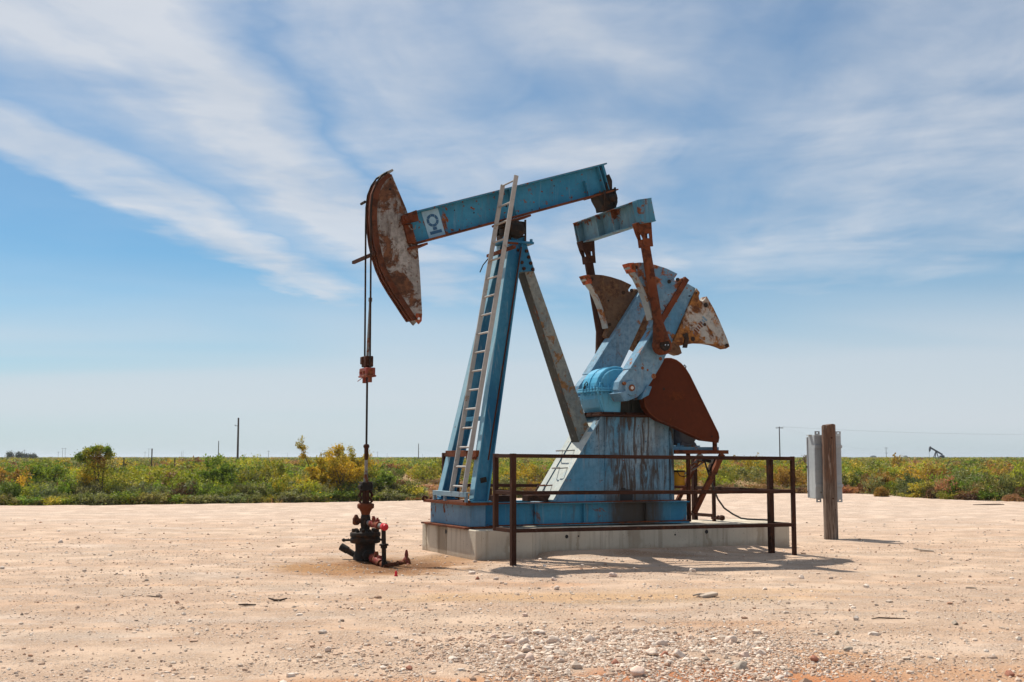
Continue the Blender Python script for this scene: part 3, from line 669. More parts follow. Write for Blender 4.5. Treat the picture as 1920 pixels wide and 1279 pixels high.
# walking beam
bd = Vector((3.62, 0, 1.2066)).normalized(); bn = Vector((-bd.z, 0, bd.x))
mb = MB(); hgt = .50
pa = Vector((-.70, VC, 4.92))+bn*hgt/2; pb = Vector((3.09, VC, 6.182))+bn*hgt/2
mb.ibeam(pa, pb, hgt, .23, .02, .016)
for t in (.50, .87, .955, .975):
    q = pa.lerp(pb, t)
    for s in (-1, 1): mb.bar(q+bn*(-hgt/2+.02)+Vector((0, s*.06, 0)), q+bn*(hgt/2-.02 if t < .6 else (.05 if t < .9 else hgt/2-.02))+Vector((0, s*.06, 0)), .10, .014, up=bd)
wb = part(mb, 'walking_beam', M['blue'], .003)
mb = MB()
q0 = pa+bn*(-hgt/2+.009)+Vector((0,-.116,0)); q1 = pb+bn*(-hgt/2+.009)+Vector((0,-.116,0)); mb.bar(q0, q1, .006, .026, up=tuple(bn))
mb.bar(pa+bn*(-hgt/2-.0025), pb+bn*(-hgt/2-.0025), .234, .005, up=tuple(bn)); mb.bar(pa+bn*(hgt/2+.0025), pb+bn*(hgt/2+.0025), .234, .005, up=tuple(bn))
mb.build('rusty_flange_edge', M['rust'], wb)
# faded emblem plate: ring over a bar
v = VC-.0085
ctr = Vector((-.285, v-.004, 5.315)); 
def BL(a, b, vv): q = ctr+bd*a+bn*b; return (q.x, vv, q.z)
mb = MB(); vs = [BL(a, b, vv) for vv in (v-.006, v+.001) for a, b in ((-.15,-.229),(.15,-.229),(.15,.229),(-.15,.229))]
mb.add(vs, [(0,1,2,3),(7,6,5,4),(0,4,5,1),(1,5,6,2),(2,6,7,3),(3,7,4,0)]); emb = mb.build('emblem_plate', M['logo'], wb)
def arcplate(mb, ro, ri, a0, a1, cx, cy, v0, v1, n=16):
    A = [a0+(a1-a0)*i/n for i in range(n+1)]
    for i in range(n):
        q = []
        for vv in (v0, v1):
            for a, r in ((A[i], ri), (A[i], ro), (A[i+1], ro), (A[i+1], ri)): q.append(BL(cx+r*math.cos(a), cy+r*math.sin(a), vv))
        mb.add(q, [(0,1,2,3),(7,6,5,4),(0,4,5,1),(1,5,6,2),(2,6,7,3),(3,7,4,0)])
mb = MB(); v0, v1 = v-.011, v-.006
for k in range(7):
    a = rad(100)+k*2*math.pi/7; arcplate(mb, .105, .062, a+.045, a+2*math.pi/7-.045, 0, .055, v0, v1, 5)
for (a0, a1, b0, b1) in ((-.035,.035,-.105,-.055), (-.105,.105,-.165,-.115)):
    q = [BL(a, b, vv) for vv in (v0, v1) for a, b in ((a0,b0),(a1,b0),(a1,b1),(a0,b1))]
    mb.add(q, [(0,1,2,3),(7,6,5,4),(0,4,5,1),(1,5,6,2),(2,6,7,3),(3,7,4,0)])
mb.build('ring_emblem', M['logodark'], emb)
mb = MB()
for (a, b, r) in ((.95,.12,.012),(1.9,-.03,.02),(2.9,.1,.013),(2.35,-.2,.012),(.42,-.19,.013),(.48,-.19,.013),(1.28,.0,.014)):
    q = pa+bd*a+bn*b; mb.bolt((q.x, VC-.008, q.z), (0,-1,0), r, .006)
build_each(mb, 'bolt_hole', M['hole'], wb)

# horsehead
arc = [(-1.08,6.02),(-1.19,5.93),(-1.27,5.82),(-1.325,5.68),(-1.345,5.5),(-1.35,5.3),(-1.335,5.1),(-1.305,4.9),(-1.255,4.71),(-1.185,4.51),(-1.10,4.34),(-.98,4.16),(-.86,4.0),(-.75,3.85),(-.65,3.72)]
back = [(-.575,3.645),(-.525,3.70),(-.515,3.84),(-.555,4.45),(-.60,4.93),(-.80,5.49),(-1.055,6.03)]
for s in (-1, 1):
    mb = MB(); v = VC+s*.115; mb.prism(arc+back, v-.009, v+.009); hp = part(mb, 'horsehead_plate', M['head'], .003)
    if s < 0: plate = hp
mb = MB()
inner = [(a+.05*(1 if i else .6), b-(.02 if i == 0 else 0)) for i, (a, b) in enumerate(arc)]
mb.prism(arc+inner[::-1], VC-.105, VC+.105)
out = [(a-.035, b+.02*(1-i/7)) for i, (a, b) in enumerate(arc)]
for v0, v1, k in ((-.15,-.105,0), (-.03,.03,0), (.105,.15,0)): mb.prism(out+inner[::-1], VC+v0, VC+v1)
out2 = [(a-.012, b+.006*(1-i/7)) for i, (a, b) in enumerate(arc)]
mb.prism(out2+inner[::-1], VC-.104, VC-.031); mb.prism(out2+inner[::-1], VC+.031, VC+.104)
part(mb, 'curved_face', M['rim'], .003)
mb = MB(); mb.prism([(-.645,3.715),(-.575,3.645),(-.525,3.70),(-.517,3.82),(-.62,3.82)], VC-.130, VC-.1245); ot = mb.build('orange_tip', M['orange'], plate)
mb = MB(); mb.lathe([(.0,-.1305),(.022,-.1325),(.022,-.13)], (-.575, VC, 3.735), 'v', 12); mb.build('pin_hole', flat('sky_bright_paint', (.75,.78,.8)), plate)  # pale disc: bright sky through the hole, put into the paint
mb = MB()
for (a, b) in ((-1.08,5.78),(-1.075,5.94),(-.86,5.3)): mb.bolt((a, VC-.124, b), (0,-1,0), .022 if b < 5.9 else .012, .008)
build_each(mb, 'bolt', M['black'], plate)
mb = MB()   # hinge bracket joining head and beam
mb.prism([(-.90,5.36),(-.66,5.47),(-.62,5.30),(-.88,5.22)], VC-.22, VC-.125)
mb.prism([(-.86,5.22),(-.72,5.24),(-.66,4.93),(-.78,4.93)], VC-.19, VC-.125)
mb.prism([(-.78,4.86),(-.46,4.965),(-.45,4.93),(-.78,4.82)], VC-.2, VC+.2)
mb.prism([(-.90,5.36),(-.66,5.47),(-.62,5.30),(-.88,5.22)], VC+.125, VC+.2)
mb.cyl((-.84, VC-.26, 5.31), (-.84, VC+.24, 5.31), .035); mb.cyl((-.70, VC-.235, 5.38), (-.70, VC-.22, 5.38), .03)
part(mb, 'head_bracket', M['rust'], .006)
mb = MB(); mb.tube([(-.80,VC-.24,5.2),(-.76,VC-.25,5.14),(-.70,VC-.25,5.15),(-.69,VC-.25,5.21)], .008); part(mb, 'wire_loop', M['pipe'])
mb = MB(); mb.prism([(-1.14,6.06),(-1.05,6.11),(-1.03,6.08),(-1.12,6.01)], VC-.15, VC+.17); mb.cyl((-1.16,VC-.1,6.02),(-1.16,VC+.18,6.02),.03); part(mb, 'cable_anchor', M['pipe'], .003)
mb = MB(); mb.bar((-1.315,VC-.13,4.735), (-1.40,VC+.70,4.70), .05, .05); part(mb, 'retaining_bar', M['dark_rust'])
mb = MB(); mb.cyl((-1.40, VC+.15, 5.60), (-1.40, VC+.33, 5.60), .022); part(mb, 'pin', M['black'])
for s in (-.125, .125):
    mb = MB(); mb.tube([(-1.38, VC+s, 2.86),(-1.385,VC+s,4.2),(-1.392,VC+s,5.2),(-1.388,VC+s,5.5),(-1.365,VC+s,5.7),(-1.305,VC+s,5.86),(-1.22,VC+s,5.99),(-1.12,VC+s,6.06)], .0155, 8)
    part(mb, 'bridle_cable', M['black'], 0)
mb = MB(); mb.box((-1.38, VC, 3.03), (.13, .20, .17)); mb.cyl((-1.38,VC-.12,2.99),(-1.38,VC-.06,2.99),.045); mb.box((-1.38, VC+.06, 3.05), (.17,.10,.12)); part(mb, 'rod_clamp', M['dark_rust'], .01)
mb = MB(); mb.box((-1.38, VC, 2.86), (.15, .34, .14)); mb.box((-1.38, VC, 2.80), (.18, .36, .03))
for s in (-.125, .125): mb.cyl((-1.38, VC+s, 2.80), (-1.38, VC+s, 2.70), .034); mb.cyl((-1.455, VC+s*.6, 2.86), (-1.48, VC+s*.6, 2.86), .025)
mb.tube([(-1.38,VC+.18,2.80),(-1.42,VC+.34,2.74)], .006); part(mb, 'carrier_bar', weathered('carrier_paint', (.26,.05,.035), (.20,.06,.04), R1, .4, 8, seed=44), .01)
mb = MB(); mb.cyl((-1.38,VC,3.1), (-1.345,VC,3.98), .021); mb.cyl((-1.345,VC,3.98),(-1.343,VC,4.04),.03); part(mb, 'rod_extension', M['pipe'], 0)
mb = MB(); mb.cyl((-1.38,VC,1.1), (-1.38,VC,2.8), .0165); part(mb, 'polished_rod', M['black'], 0)
mb = MB(); mb.lathe([(.02,1.50),(.03,1.52),(.034,1.55),(.034,1.68),(.05,1.70),(.045,1.73),(.03,1.745)], (-1.38, VC, 0), n=12); part(mb, 'rod_coupling', M['dark_rust'], 0)
mb = MB(); mb.lathe([(.045,1.15),(.035,1.22),(.026,1.30),(.024,1.50)], (-1.38, VC, 0), n=12); part(mb, 'rod_wiper', M['pipe'], 0)

# tail bearing and equalizer
mb = MB(); mb.prism([(2.72,6.10),(2.75,6.0),(2.83,5.88),(2.85,5.80),(3.10,5.86),(3.14,5.98),(3.13,6.10),(3.08,6.22)], VC-.13, VC+.13)
mb.lathe([(.05,-.20),(.08,-.18),(.085,-.13),(.085,.13),(.08,.18),(.05,.20)], (3.03, VC, 6.03), 'v', 16)
for u in (2.86, 3.07): mb.cyl((u, VC-.15, 5.80), (u, VC-.15, 6.17+.33*(u-2.9)), .02); mb.cyl((u, VC-.15, 5.83), (u, VC-.15, 5.87), .035, n=6)
mb.prism([(2.93,6.17),(3.05,6.21),(3.05,6.36),(2.99,6.47),(2.93,6.44)], VC-.10, VC-.06)
part(mb, 'tail_bearing', M['black'], .008)
mb = MB(); mb.prism([(2.6,6.035),(3.13,6.212),(3.14,6.19),(2.62,6.01)], VC-.16, VC+.16); part(mb, 'tail_plate', M['rust'], .002)
eu = Vector((-.22, 0, 1)).normalized(); ex = Vector((eu.z, 0, -eu.x)); ec = Vector((3.10, VC, 5.64))
mb = MB(); mb.ibeam(ec-Vector((0,1.12,0)), ec+Vector((0,1.10,0)), .40, .28, .02, .02, up=tuple(eu))
for vv in (-1.11, -.94, -.22, .30, 1.0, 1.09):
    for s in (-1, 1):
        q = ec+Vector((0, vv, 0))+ex*s*.07; mb.bar(q-eu*.18, q+eu*.18, .13, .016, up=(0,1,0))
q = ec-Vector((0,1.03,0))+ex*-.138; mb.bar(q-eu*.18, q+eu*.18, .018, .17, up=(0,1,0))
eq = part(mb, 'equalizer_beam', weathered('equalizer_paint', (.04,.19,.30), (.14,.28,.36), R1, .36, 3.2, streak=.4, seed=27, edge=0, chips=.3), .003)

# cranks, counterweights, pitmans (mirrored pair)
CR = [(4.05,4.56),(4.31,4.45),(3.81,3.51),(3.60,3.13),(3.37,2.80),(3.25,2.66),(3.09,2.54),(2.91,2.47),(2.78,2.54),(2.72,2.66),(2.75,2.79),(2.84,2.90),(2.94,3.0)]
WA = [(2.92,4.765),(3.02,4.79),(3.14,4.81),(3.30,4.81),(3.46,4.79),(3.68,4.745),(3.90,4.67),(3.83,4.58),(3.85,4.52),(3.92,4.56),(4.00,4.605),(4.05,4.575),(3.46,3.74),(3.42,3.66),(3.35,3.72),(3.385,3.80),(3.40,3.87),(3.38,3.85),(3.345,4.0),(3.28,4.2),(3.20,4.38),(3.10,4.55),(3.0,4.66),(2.93,4.72)]
WB = [(4.29,4.45),(4.36,4.37),(4.335,4.31),(4.35,4.24),(4.41,4.22),(4.46,4.26),(4.50,4.32),(4.64,4.12),(4.76,3.91),(4.86,3.71),(4.93,3.57),(4.97,3.46),(4.89,3.42),(4.76,3.46),(4.64,3.485),(4.48,3.50),(4.31,3.50),(4.14,3.475),(4.03,3.45),(3.92,3.50),(3.80,3.50)]
def side(s):
    V_ = lambda v: VC+s*(VC-v)*-1 if s > 0 else v     # s=-1 near side keeps v, s=+1 mirrors it
    m_ = (lambda v: v) if s < 0 else (lambda v: 2*VC-v)
    mb = MB(); mb.prism(CR, m_(.31), m_(.49))
    d = Vector((CR[0][0]-CR[12][0], 0, CR[0][1]-CR[12][1])).normalized(); nn = Vector((d.z, 0, -d.x))
    a = Vector((CR[12][0], 0, CR[12][1])); b = Vector((CR[0][0], 0, CR[0][1]))
    for off, v0, v1 in ((.012,.27,.53),):
        mb.prism([tuple((a+nn*-off)[i] for i in (0,2)), tuple((b+nn*-off)[i] for i in (0,2)), tuple((b+nn*.03)[i] for i in (0,2)), tuple((a+nn*.03)[i] for i in (0,2))], m_(v0), m_(v1))
    mb.lathe([(.12,min(m_(.275),m_(.56))),(.13,min(m_(.275),m_(.56))+.01),(.13,max(m_(.275),m_(.56))-.01),(.12,max(m_(.275),m_(.56)))], (2.96, 0, 2.69), 'v', 20)
    # slotted clamp lugs of the hub
    mb.prism([(2.70,2.60),(2.80,2.46),(2.92,2.50),(2.84,2.64)], m_(.24), m_(.58)); mb.prism([(3.14,2.50),(3.30,2.58),(3.36,2.72),(3.26,2.74)], m_(.27), m_(.53))
    cr = part(mb, 'crank', M['pale'], .006)
    mb = MB()
    for (uu, ww, r) in ((2.96,2.69,.062),(3.56,3.20,.035),(3.20,3.03,.03),(2.82,2.76,.03),(3.42,2.90,.05),(3.3,3.0,.02),(3.9,4.2,.02),(4.12,4.44,.016),(4.2,4.40,.016)):
        q = m_(.255 if uu < 3.2 and ww < 2.8 else .305); mb.cyl((uu, m_(.36), ww), (uu, q, ww), r, r*.9, 12)
    build_each(mb, 'hub_bolt', M['hubrust'], cr)
    mb = MB(); mb.cyl((2.96, m_(.3), 2.69), (2.96, m_(.252), 2.69), .028); mb.build('shaft_end', flat('pale_shaft_end', (.62,.60,.56), .6), cr)  # pale disc: the glint on the shaft end put into its colour
    # near-left weight (blue, partly rusty) and lower-right weight
    mb = MB(); mb.prism(WA, m_(.26), m_(.42)); wa = part(mb, 'counterweight', M['weight'] if s < 0 else M['weight_rust'], .008)
    ed = [(3.385,3.855),(3.345,4.0),(3.28,4.2),(3.20,4.38),(3.10,4.55),(3.0,4.66),(2.93,4.72)]
    mb = MB(); mb.prism([(a-.012, b-.006) for a, b in ed]+[(a+.004, b+.002) for a, b in ed[::-1]], m_(.25), m_(.43)); mb.build('sunlit_edge_strip', M['sunlit_edge'], wa)  # thin shell on the left edge, sunlight painted as a pale strip
    mb = MB(); mb.prism([(2.895,4.778),(2.985,4.630),(3.055,4.640),(3.045,4.70),(3.01,4.795)], m_(.24), m_(.44)); mb.build('orange_tip', M['orange'], wa)
    mb = MB()
    f0 = .26 if s < 0 else .42; dd = -1 if s < 0 else -1
    yv = m_(f0)
    for (uu, ww, r) in ((3.06,4.72,.03),(3.72,4.52,.035),(3.40,4.35,.018),(3.42,3.92,.03),(3.9,4.57,.03)): mb.cyl((uu, yv+.02, ww), (uu, yv-.012, ww), r, r, 12)
    build_each(mb, 'bolt', M['black'], wa)
    # raised lettering block, worn away, as casting ribs
    mb = MB(); e1 = Vector((.62,0,.78)); e2 = Vector((-.78,0,.62))
    for k in range(7):
        q = Vector((3.52,0,3.98))+e1*.055*k; h = .035+.012*((k*3) % 3); mb.prism([tuple((q+e1*x+e2*y)[i] for i in (0,2)) for x, y in ((0,-h),(.028,-h),(.028,h),(0,h))], yv-.006, yv+.004)
    mb.build('cast_mark', M['weight'] if s < 0 else M['weight_rust'], wa)
    mb = MB(); mb.prism(WB, m_(.26), m_(.44)); wb_ = part(mb, 'counterweight', M['weight_cream'] if s < 0 else M['weight_rust'], .008)
    mb = MB()
    for (uu, ww, r) in ((4.90,3.475,.035),(4.47,4.16,.042),(4.19,3.56,.04),(4.44,3.82,.028),(4.28,4.36,.014),(4.14,4.30,.012)): mb.cyl((uu, yv+.02, ww), (uu, yv-.012, ww), r, r, 12)
    mb.prism([(3.98,3.63),(4.07,3.66),(4.10,3.56),(4.06,3.40),(3.98,3.40),(4.02,3.55)], yv-.02, yv+.01)
    build_each(mb, 'bolt', M['black'], wb_)
    mb = MB()
    for k in range(8):
        q = Vector((4.22,0,3.64))+e1*.05*k; h = .035+.01*((k*5) % 3); mb.prism([tuple((q+e1*x+e2*y)[i] for i in (0,2)) for x, y in ((0,-h),(.025,-h),(.025,h),(0,h))], yv-.006, yv+.004)
    mb.build('cast_mark', M['weight'] if s < 0 else M['weight_rust'], wb_)
    # rusty guide rail along the crank's upper edge
    mb = MB(); q0 = Vector((3.50,0,3.77)); q1 = Vector((4.08,0,4.60)); nq = Vector((.83,0,-.56))
    mb.prism([tuple((p+nq*x)[i] for i in (0,2)) for p, x in ((q0,-.05),(q1,-.05),(q1,.05),(q0,.05))], m_(.235), m_(.30)); part(mb, 'guide_rail', M['rust'], .003)
    # pitman
    vp = m_(.13); P = Vector((3.475, vp, 3.405)); T = Vector((3.105, vp, 5.42)); dr = (P-T).normalized()
    mb = MB(); mb.cyl(T+dr*.30, P-dr*.30, .080, .080, 18); mb.cyl(P-dr*.42, P-dr*.06, .082, .15, 18)
    mb.lathe([(.13,-.085),(.158,-.065),(.158,.065),(.13,.085)], (P.x, P.y, P.z), 'v', 22)
    pit = part(mb, 'pitman_arm', M['rust'] if s < 0 else M['dark_rust'], .004)  # far arm and clevis take darker rust, their shade put into colour
    mb = MB(); up_ = Vector((-dr.z, 0, dr.x))
    for vv in (-.075, .075):
        for q4 in ([(-.145,.02),(.135,.045),(.147,-.145),(-.082,-.155)], [(-.038,-.235),(.152,-.225),(.165,-.36),(-.015,-.38)], [(-.082,-.155),(.005,-.151),(.02,-.232),(-.038,-.235)], [(.09,-.148),(.147,-.145),(.152,-.225),(.10,-.228)]):
            mb.prism([(T.x+a_, T.z+b_) for a_, b_ in q4], vp+vv-.014, vp+vv+.014)
    mb.prism([(T.x-.145, T.z+.02), (T.x+.135, T.z+.045), (T.x+.145, T.z-.13), (T.x-.08, T.z-.13)], vp-.06, vp+.06)
    mb.prism([(T.x-.045, T.z-.26), (T.x+.13, T.z-.24), (T.x+.155, T.z-.34), (T.x-.02, T.z-.36)], vp-.06, vp+.06)
    mb.build('clevis', M['rust'] if s < 0 else M['dark_rust'], pit, .004)
    mb = MB(); q = -1; mb.lathe([(.085,vp-.115),(.095,vp-.105),(.10,vp-.08),(.04,vp-.05)] if s < 0 else [(.04,vp+.05),(.10,vp+.08),(.095,vp+.105),(.085,vp+.115)], (P.x, 0, P.z), 'v', 18)
    mb.cyl((P.x, min(vp, m_(.4)), P.z), (P.x, max(vp, m_(.4)), P.z), .07)
    mb.build('crank_pin', M['black'], pit, .002)
    for dx in (-.02, .035):
        mb = MB(); mb.cyl((P.x+dx, vp-.135, P.z+.0), (P.x+dx, vp-.11, P.z), .012, n=8)
        if s < 0: mb.build('pin_nut', M['glint'], pit)
side(-1); side(1)

# gear reducer
mb = MB(); mb.cyl((2.96,.33,2.69), (2.96,1.83,2.69), .085, n=16); part(mb, 'crank_shaft', M['black'], 0)
mb = MB(); gc = (2.97, 1.05, 2.70)
dome = []
for i in range(0, 13):
    a = math.pi*i/12; dome.append((2.97-.385*math.cos(a), 2.70+.375*math.sin(a)))
mb.prism(dome, .78, 1.30)
d2 = [(2.97+(a-2.97)*.90, 2.70+(b-2.70)*.90) for a, b in dome]; mb.prism(d2, .72, 1.36)
d3 = [(2.97+(a-2.97)*1.035, 2.70+(b-2.70)*1.035) for a, b in dome]; mb.prism(d3, 1.02, 1.055); mb.prism(d3, .775, .80)
mb.prism([(3.1,2.70),(3.1,3.0),(3.35,2.95),(3.85,2.78),(3.9,2.70)], .86, 1.16)
mb.lathe([(.12,.50),(.165,.53),(.165,.72)], (2.96,0,2.69), 'v', 18)
gh = part(mb, 'gearbox_cover', M['gear'], .018)
mb = MB(); mb.prism([(2.60,2.645),(2.59,2.52),(2.62,2.38),(2.665,2.30),(3.02,2.30),(3.04,2.645)], .73, 1.34)
mb.prism([(2.60,2.645),(2.60,2.52),(2.64,2.38),(2.68,2.30),(2.98,2.30),(3.0,2.645)], .695, 1.37)
mb.span(2.56, 3.30, .65, 1.40, 2.642, 2.675); mb.span(2.565, 3.295, .66, 1.39, 2.678, 2.712)
for k in range(5): mb.prism([(2.56+.0*k,2.64),(2.60,2.64),(2.60,2.56)], .74+k*.11, .765+k*.11)
for k in range(6):
    mb.cyl((2.565+.0*k, .70+k*.10, 2.60), (2.565, .70+k*.10, 2.745), .014, n=6)
for u in (2.62, 2.75, 3.15, 3.35): mb.cyl((u, .672, 2.60), (u, .672, 2.75), .014, n=6)
mb.prism([(2.6,2.715),(2.7,2.715),(2.68,2.80),(2.62,2.80)], .72, .76)
part(mb, 'gearbox_case', M['gear'], .006)
mb = MB(); mb.span(3.03, 3.95, .86, 1.2, 2.30, 2.70); mb.span(3.3, 3.34, .80, .86, 2.30, 2.62); mb.span(3.6, 3.64, .80, .86, 2.30, 2.62); part(mb, 'rear_housing', M['shade_dark'], .006)  # set-back housing, darkness of the recess put into its paint
mb = MB(); mb.tube([(2.58,1.16,2.71),(2.57,1.16,2.79),(2.59,1.13,2.83),(2.6,1.10,2.80),(2.58,1.11,2.76)], .009, 6); mb.cyl((2.58,1.16,2.71),(2.58,1.16,2.76),.022); part(mb, 'breather', M['black'], 0)
mb = MB(); mb.span(2.54, 4.04, .62, 1.41, 2.225, 2.262); mb.span(2.60, 3.98, .68, 1.38, 2.265, 2.298)
for u in (2.6, 2.85, 3.1, 3.5, 3.8): mb.bolt((u, .655, 2.262), (0,0,1), .022, .035)
for v in (.9, 1.1, 1.3): mb.bolt((2.55, v, 2.262), (0,0,1), .022, .035)
part(mb, 'gearbox_sole_plate', M['dark_rust'], .003)

# pedestal
pn = [(1.715,.83),(2.62,2.222),(4.02,2.222),(4.02,.80),(1.73,.80)]
mb = MB(); mb.prism(pn, .70, 1.36)
mb.prism([(1.69,.83),(2.595,2.222),(2.625,2.222),(1.73,.83)], .66, .84); mb.prism([(1.69,.83),(2.595,2.222),(2.625,2.222),(1.73,.83)], 1.22, 1.40)
mb.span(3.98, 4.045, .66, 1.40, .80, 2.222)
mb.span(1.66, 4.06, .60, 1.45, .785, .806)
mb.span(2.68, 2.70, .675, .70, .81, 2.22)
ped = part(mb, 'pedestal', M['ped'], .006)
mb = MB()
for v0, v1 in ((.662,.838),(.85,1.21),(1.222,1.398)):
    mb.prism([(1.706-(.022 if v1-v0 < .3 else .0),.85),(2.578-(.0 if v1-v0 < .3 else -.022),2.19),(2.583-(.0 if v1-v0 < .3 else -.022),2.19),(1.711-(.022 if v1-v0 < .3 else .0),.85)], v0, v1)
mb.build('front_plate', weathered('sunlit_faded_slope', (.42,.46,.43), (.52,.53,.48), R1, .12, 2.6, streak=.5, scol=(.25,.38,.46), chips=.35, seed=33, fine=.4), ped)  # thin pale plates: mostly sunlight on the slope put into paint, some fading
mb = MB(); mb.span(2.98, 3.22, .692, .72, .81, 1.0); mb.span(3.0, 3.08, .688, .72, 1.0, 1.03); mb.build('access_opening', M['hole'], ped)
mb = MB(); mb.prism([(2.52,2.07),(2.56,2.13),(2.62,2.13),(2.6,1.98)], .90, 1.24); mb.build('leg_socket', M['hole'], ped)
def on_slope(w): return 1.715+(w-.83)*(.905/1.392)
for (w, v0, v1) in ((1.66,.95,1.32), (1.37,.80,1.12), (1.08,1.02,1.25)):
    u = on_slope(w); mb = MB(); q = .17
    mb.tube([(u,v0,w),(u-q,v0+.02,w-.01),(u-q-.02,v0+.06,w-.01),(u-q-.02,v1-.06,w-.012),(u-q,v1-.02,w-.01),(u,v1,w)], .011, 6); part(mb, 'grab_handle', M['rust'] if w < 1.2 else M['pipe'], 0)

# belt guard
BG = [(3.32,2.50),(3.315,2.62),(3.34,2.80),(3.39,2.93),(3.46,3.03),(3.55,3.12),(3.66,3.19),(3.77,3.225),(3.87,3.228),(3.98,3.20),(4.07,3.15),(4.16,3.07),(4.25,2.95),(4.83,1.96),(4.845,1.88),(4.83,1.80),(4.52,1.83),(3.93,2.06),(3.60,2.17),(3.43,2.28),(3.35,2.38)]
mb = MB(); mb.prism(BG, .46, .62); bgd = part(mb, 'belt_guard', M['guardrust'], .006)
mb = MB(); cg = (3.9, 2.55); rimp = BG+[BG[0]]
mb.tube([(a, .457, b) for a, b in rimp], .011, 6); mb.build('folded_rim', M['rust'], bgd)
mb = MB(); mb.bolt((3.72,.46,2.70), (0,-1,0), .022, .012); mb.tube([(4.15,.5,3.08),(4.18,.5,3.13),(4.21,.5,3.10),(4.18,.5,3.05)], .01, 6); mb.bolt((4.7,.46,1.9),(0,-1,0),.015,.01); build_each(mb, 'guard_fitting', M['black'], bgd)
mb = MB(); mb.cyl((3.78,.60,2.72),(3.78,.85,2.72), .30, n=24); mb.cyl((3.78,.8,2.72),(3.78,1.2,2.72), .06, n=12); part(mb, 'drive_sheave', M['black'], 0)

# motor on its slide frame
mb = MB(); mb.lathe([(.06,.70),(.17,.72),(.205,.78),(.215,.82),(.215,1.22),(.19,1.28),(.06,1.30)], (4.42, 0, 1.965), 'v', 20)
for k in range(10): mb.lathe([(.215,.84+k*.036),(.228,.845+k*.036),(.228,.853+k*.036),(.215,.858+k*.036)], (4.42,0,1.965), 'v', 20)
mb.cyl((4.42,.55,1.965),(4.42,.72,1.965),.03)
mb.prism([(4.25,1.745),(4.28,1.80),(4.34,1.84),(4.50,1.84),(4.56,1.80),(4.60,1.745)], .76, .86); mb.prism([(4.25,1.745),(4.28,1.80),(4.34,1.84),(4.50,1.84),(4.56,1.80),(4.60,1.745)], 1.14, 1.24)
mb.box((4.62,1.0,1.98),(.14,.16,.16))
part(mb, 'motor', weathered('motor_paint', (.05,.06,.085), (.08,.09,.11), R1, .2, 5, seed=88), .004)
mb = MB(); mb.span(4.06, 5.02, .70, .78, 1.665, 1.72); mb.span(4.06, 5.02, 1.2, 1.28, 1.665, 1.72)
for u in (4.24, 4.58): mb.span(u-.07, u+.07, .74, 1.26, 1.722, 1.745); mb.bolt((u, .8, 1.745), (0,0,1), .025, .04)
part(mb, 'slide_rail', M['pale'], .004)
mb = MB(); mb.span(4.045, 5.17, .62, .70, 1.60, 1.665); mb.span(4.045, 5.17, 1.28, 1.36, 1.60, 1.665); mb.bar((5.14,.62,1.64),(5.14,1.36,1.64),.05,.05)
mb.bar((4.38,.66,.44), (4.38,.66,1.60), .10, .09); mb.bar((4.38,1.32,.44), (4.38,1.32,1.60), .09, .09); mb.span(4.33,4.345,.6,.72,.44,1.60)
mb.bar((4.44,.66,.58), (5.06,.66,1.60), .07, .09, up=(1,0,0)); mb.bar((4.44,1.32,.58), (5.06,1.32,1.60), .07, .07, up=(1,0,0))
mb.span(4.05, 4.56, .9, 1.3, 1.0, 1.035); mb.span(4.045, 4.38, .64, .70, .9, .95); mb.box((4.86,.60,1.79),(.07,.05,.26)); mb.span(4.64,4.90,.58,.62,1.88,1.92)
part(mb, 'motor_frame', M['rust'], .004)
mb = MB(); mb.box((4.98, .80, 1.38), (.16, .12, .26), Matrix.Rotation(rad(25), 3, 'Y')); mb.cyl((4.75,.8,1.50),(4.9,.8,1.47),.03); part(mb, 'junction_box', M['black'], .012)
mb = MB(); mb.tube([(4.5,.9,.8),(4.5,.9,1.2),(4.56,.9,1.38),(4.70,.88,1.48),(4.86,.84,1.49)], .032, 10); mb.tube([(4.45,.95,1.25),(4.62,.9,1.33),(4.85,.84,1.5)],.018,8); part(mb, 'conduit_pipe', M['pipe'], 0)
mb = MB(); mb.tube([(4.62,.85,1.53),(4.70,.83,1.57),(4.78,.83,1.545),(4.80,.84,1.50)], .02); mb.box((4.70,.83,1.555),(.10,.07,.07)); part(mb, 'cable_gland', M['grey'], .006)
mb = MB(); mb.lathe([(.02,1.04),(.125,1.045),(.13,1.07),(.13,1.27),(.12,1.30),(.02,1.31)], (4.38, 1.05, 0), n=20); tk = part(mb, 'yellow_drum', M['yellow'], .0)
mb = MB(); mb.lathe([(.132,1.285),(.137,1.29),(.137,1.305),(.132,1.31)], (4.38,1.05,0), n=20); mb.tube([(4.28,.92,1.3),(4.32,.9,1.22),(4.42,.9,1.2),(4.5,.92,1.24),(4.52,.95,1.29)],.008,6); mb.build('drum_strap', M['black'], tk)
# power cable hanging to the slab
mb = MB(); mb.tube([(4.80,.82,1.46),(4.92,.86,1.2),(5.04,.90,.98),(5.14,.92,.80),(5.28,.93,.64),(5.46,.92,.53),(5.62,.90,.455),(5.76,.88,.435),(5.95,.84,.425),(6.08,.8,.42),(6.18,.76,.41)], .016, 8)
part(mb, 'power_cable', M['rubber'], 0)

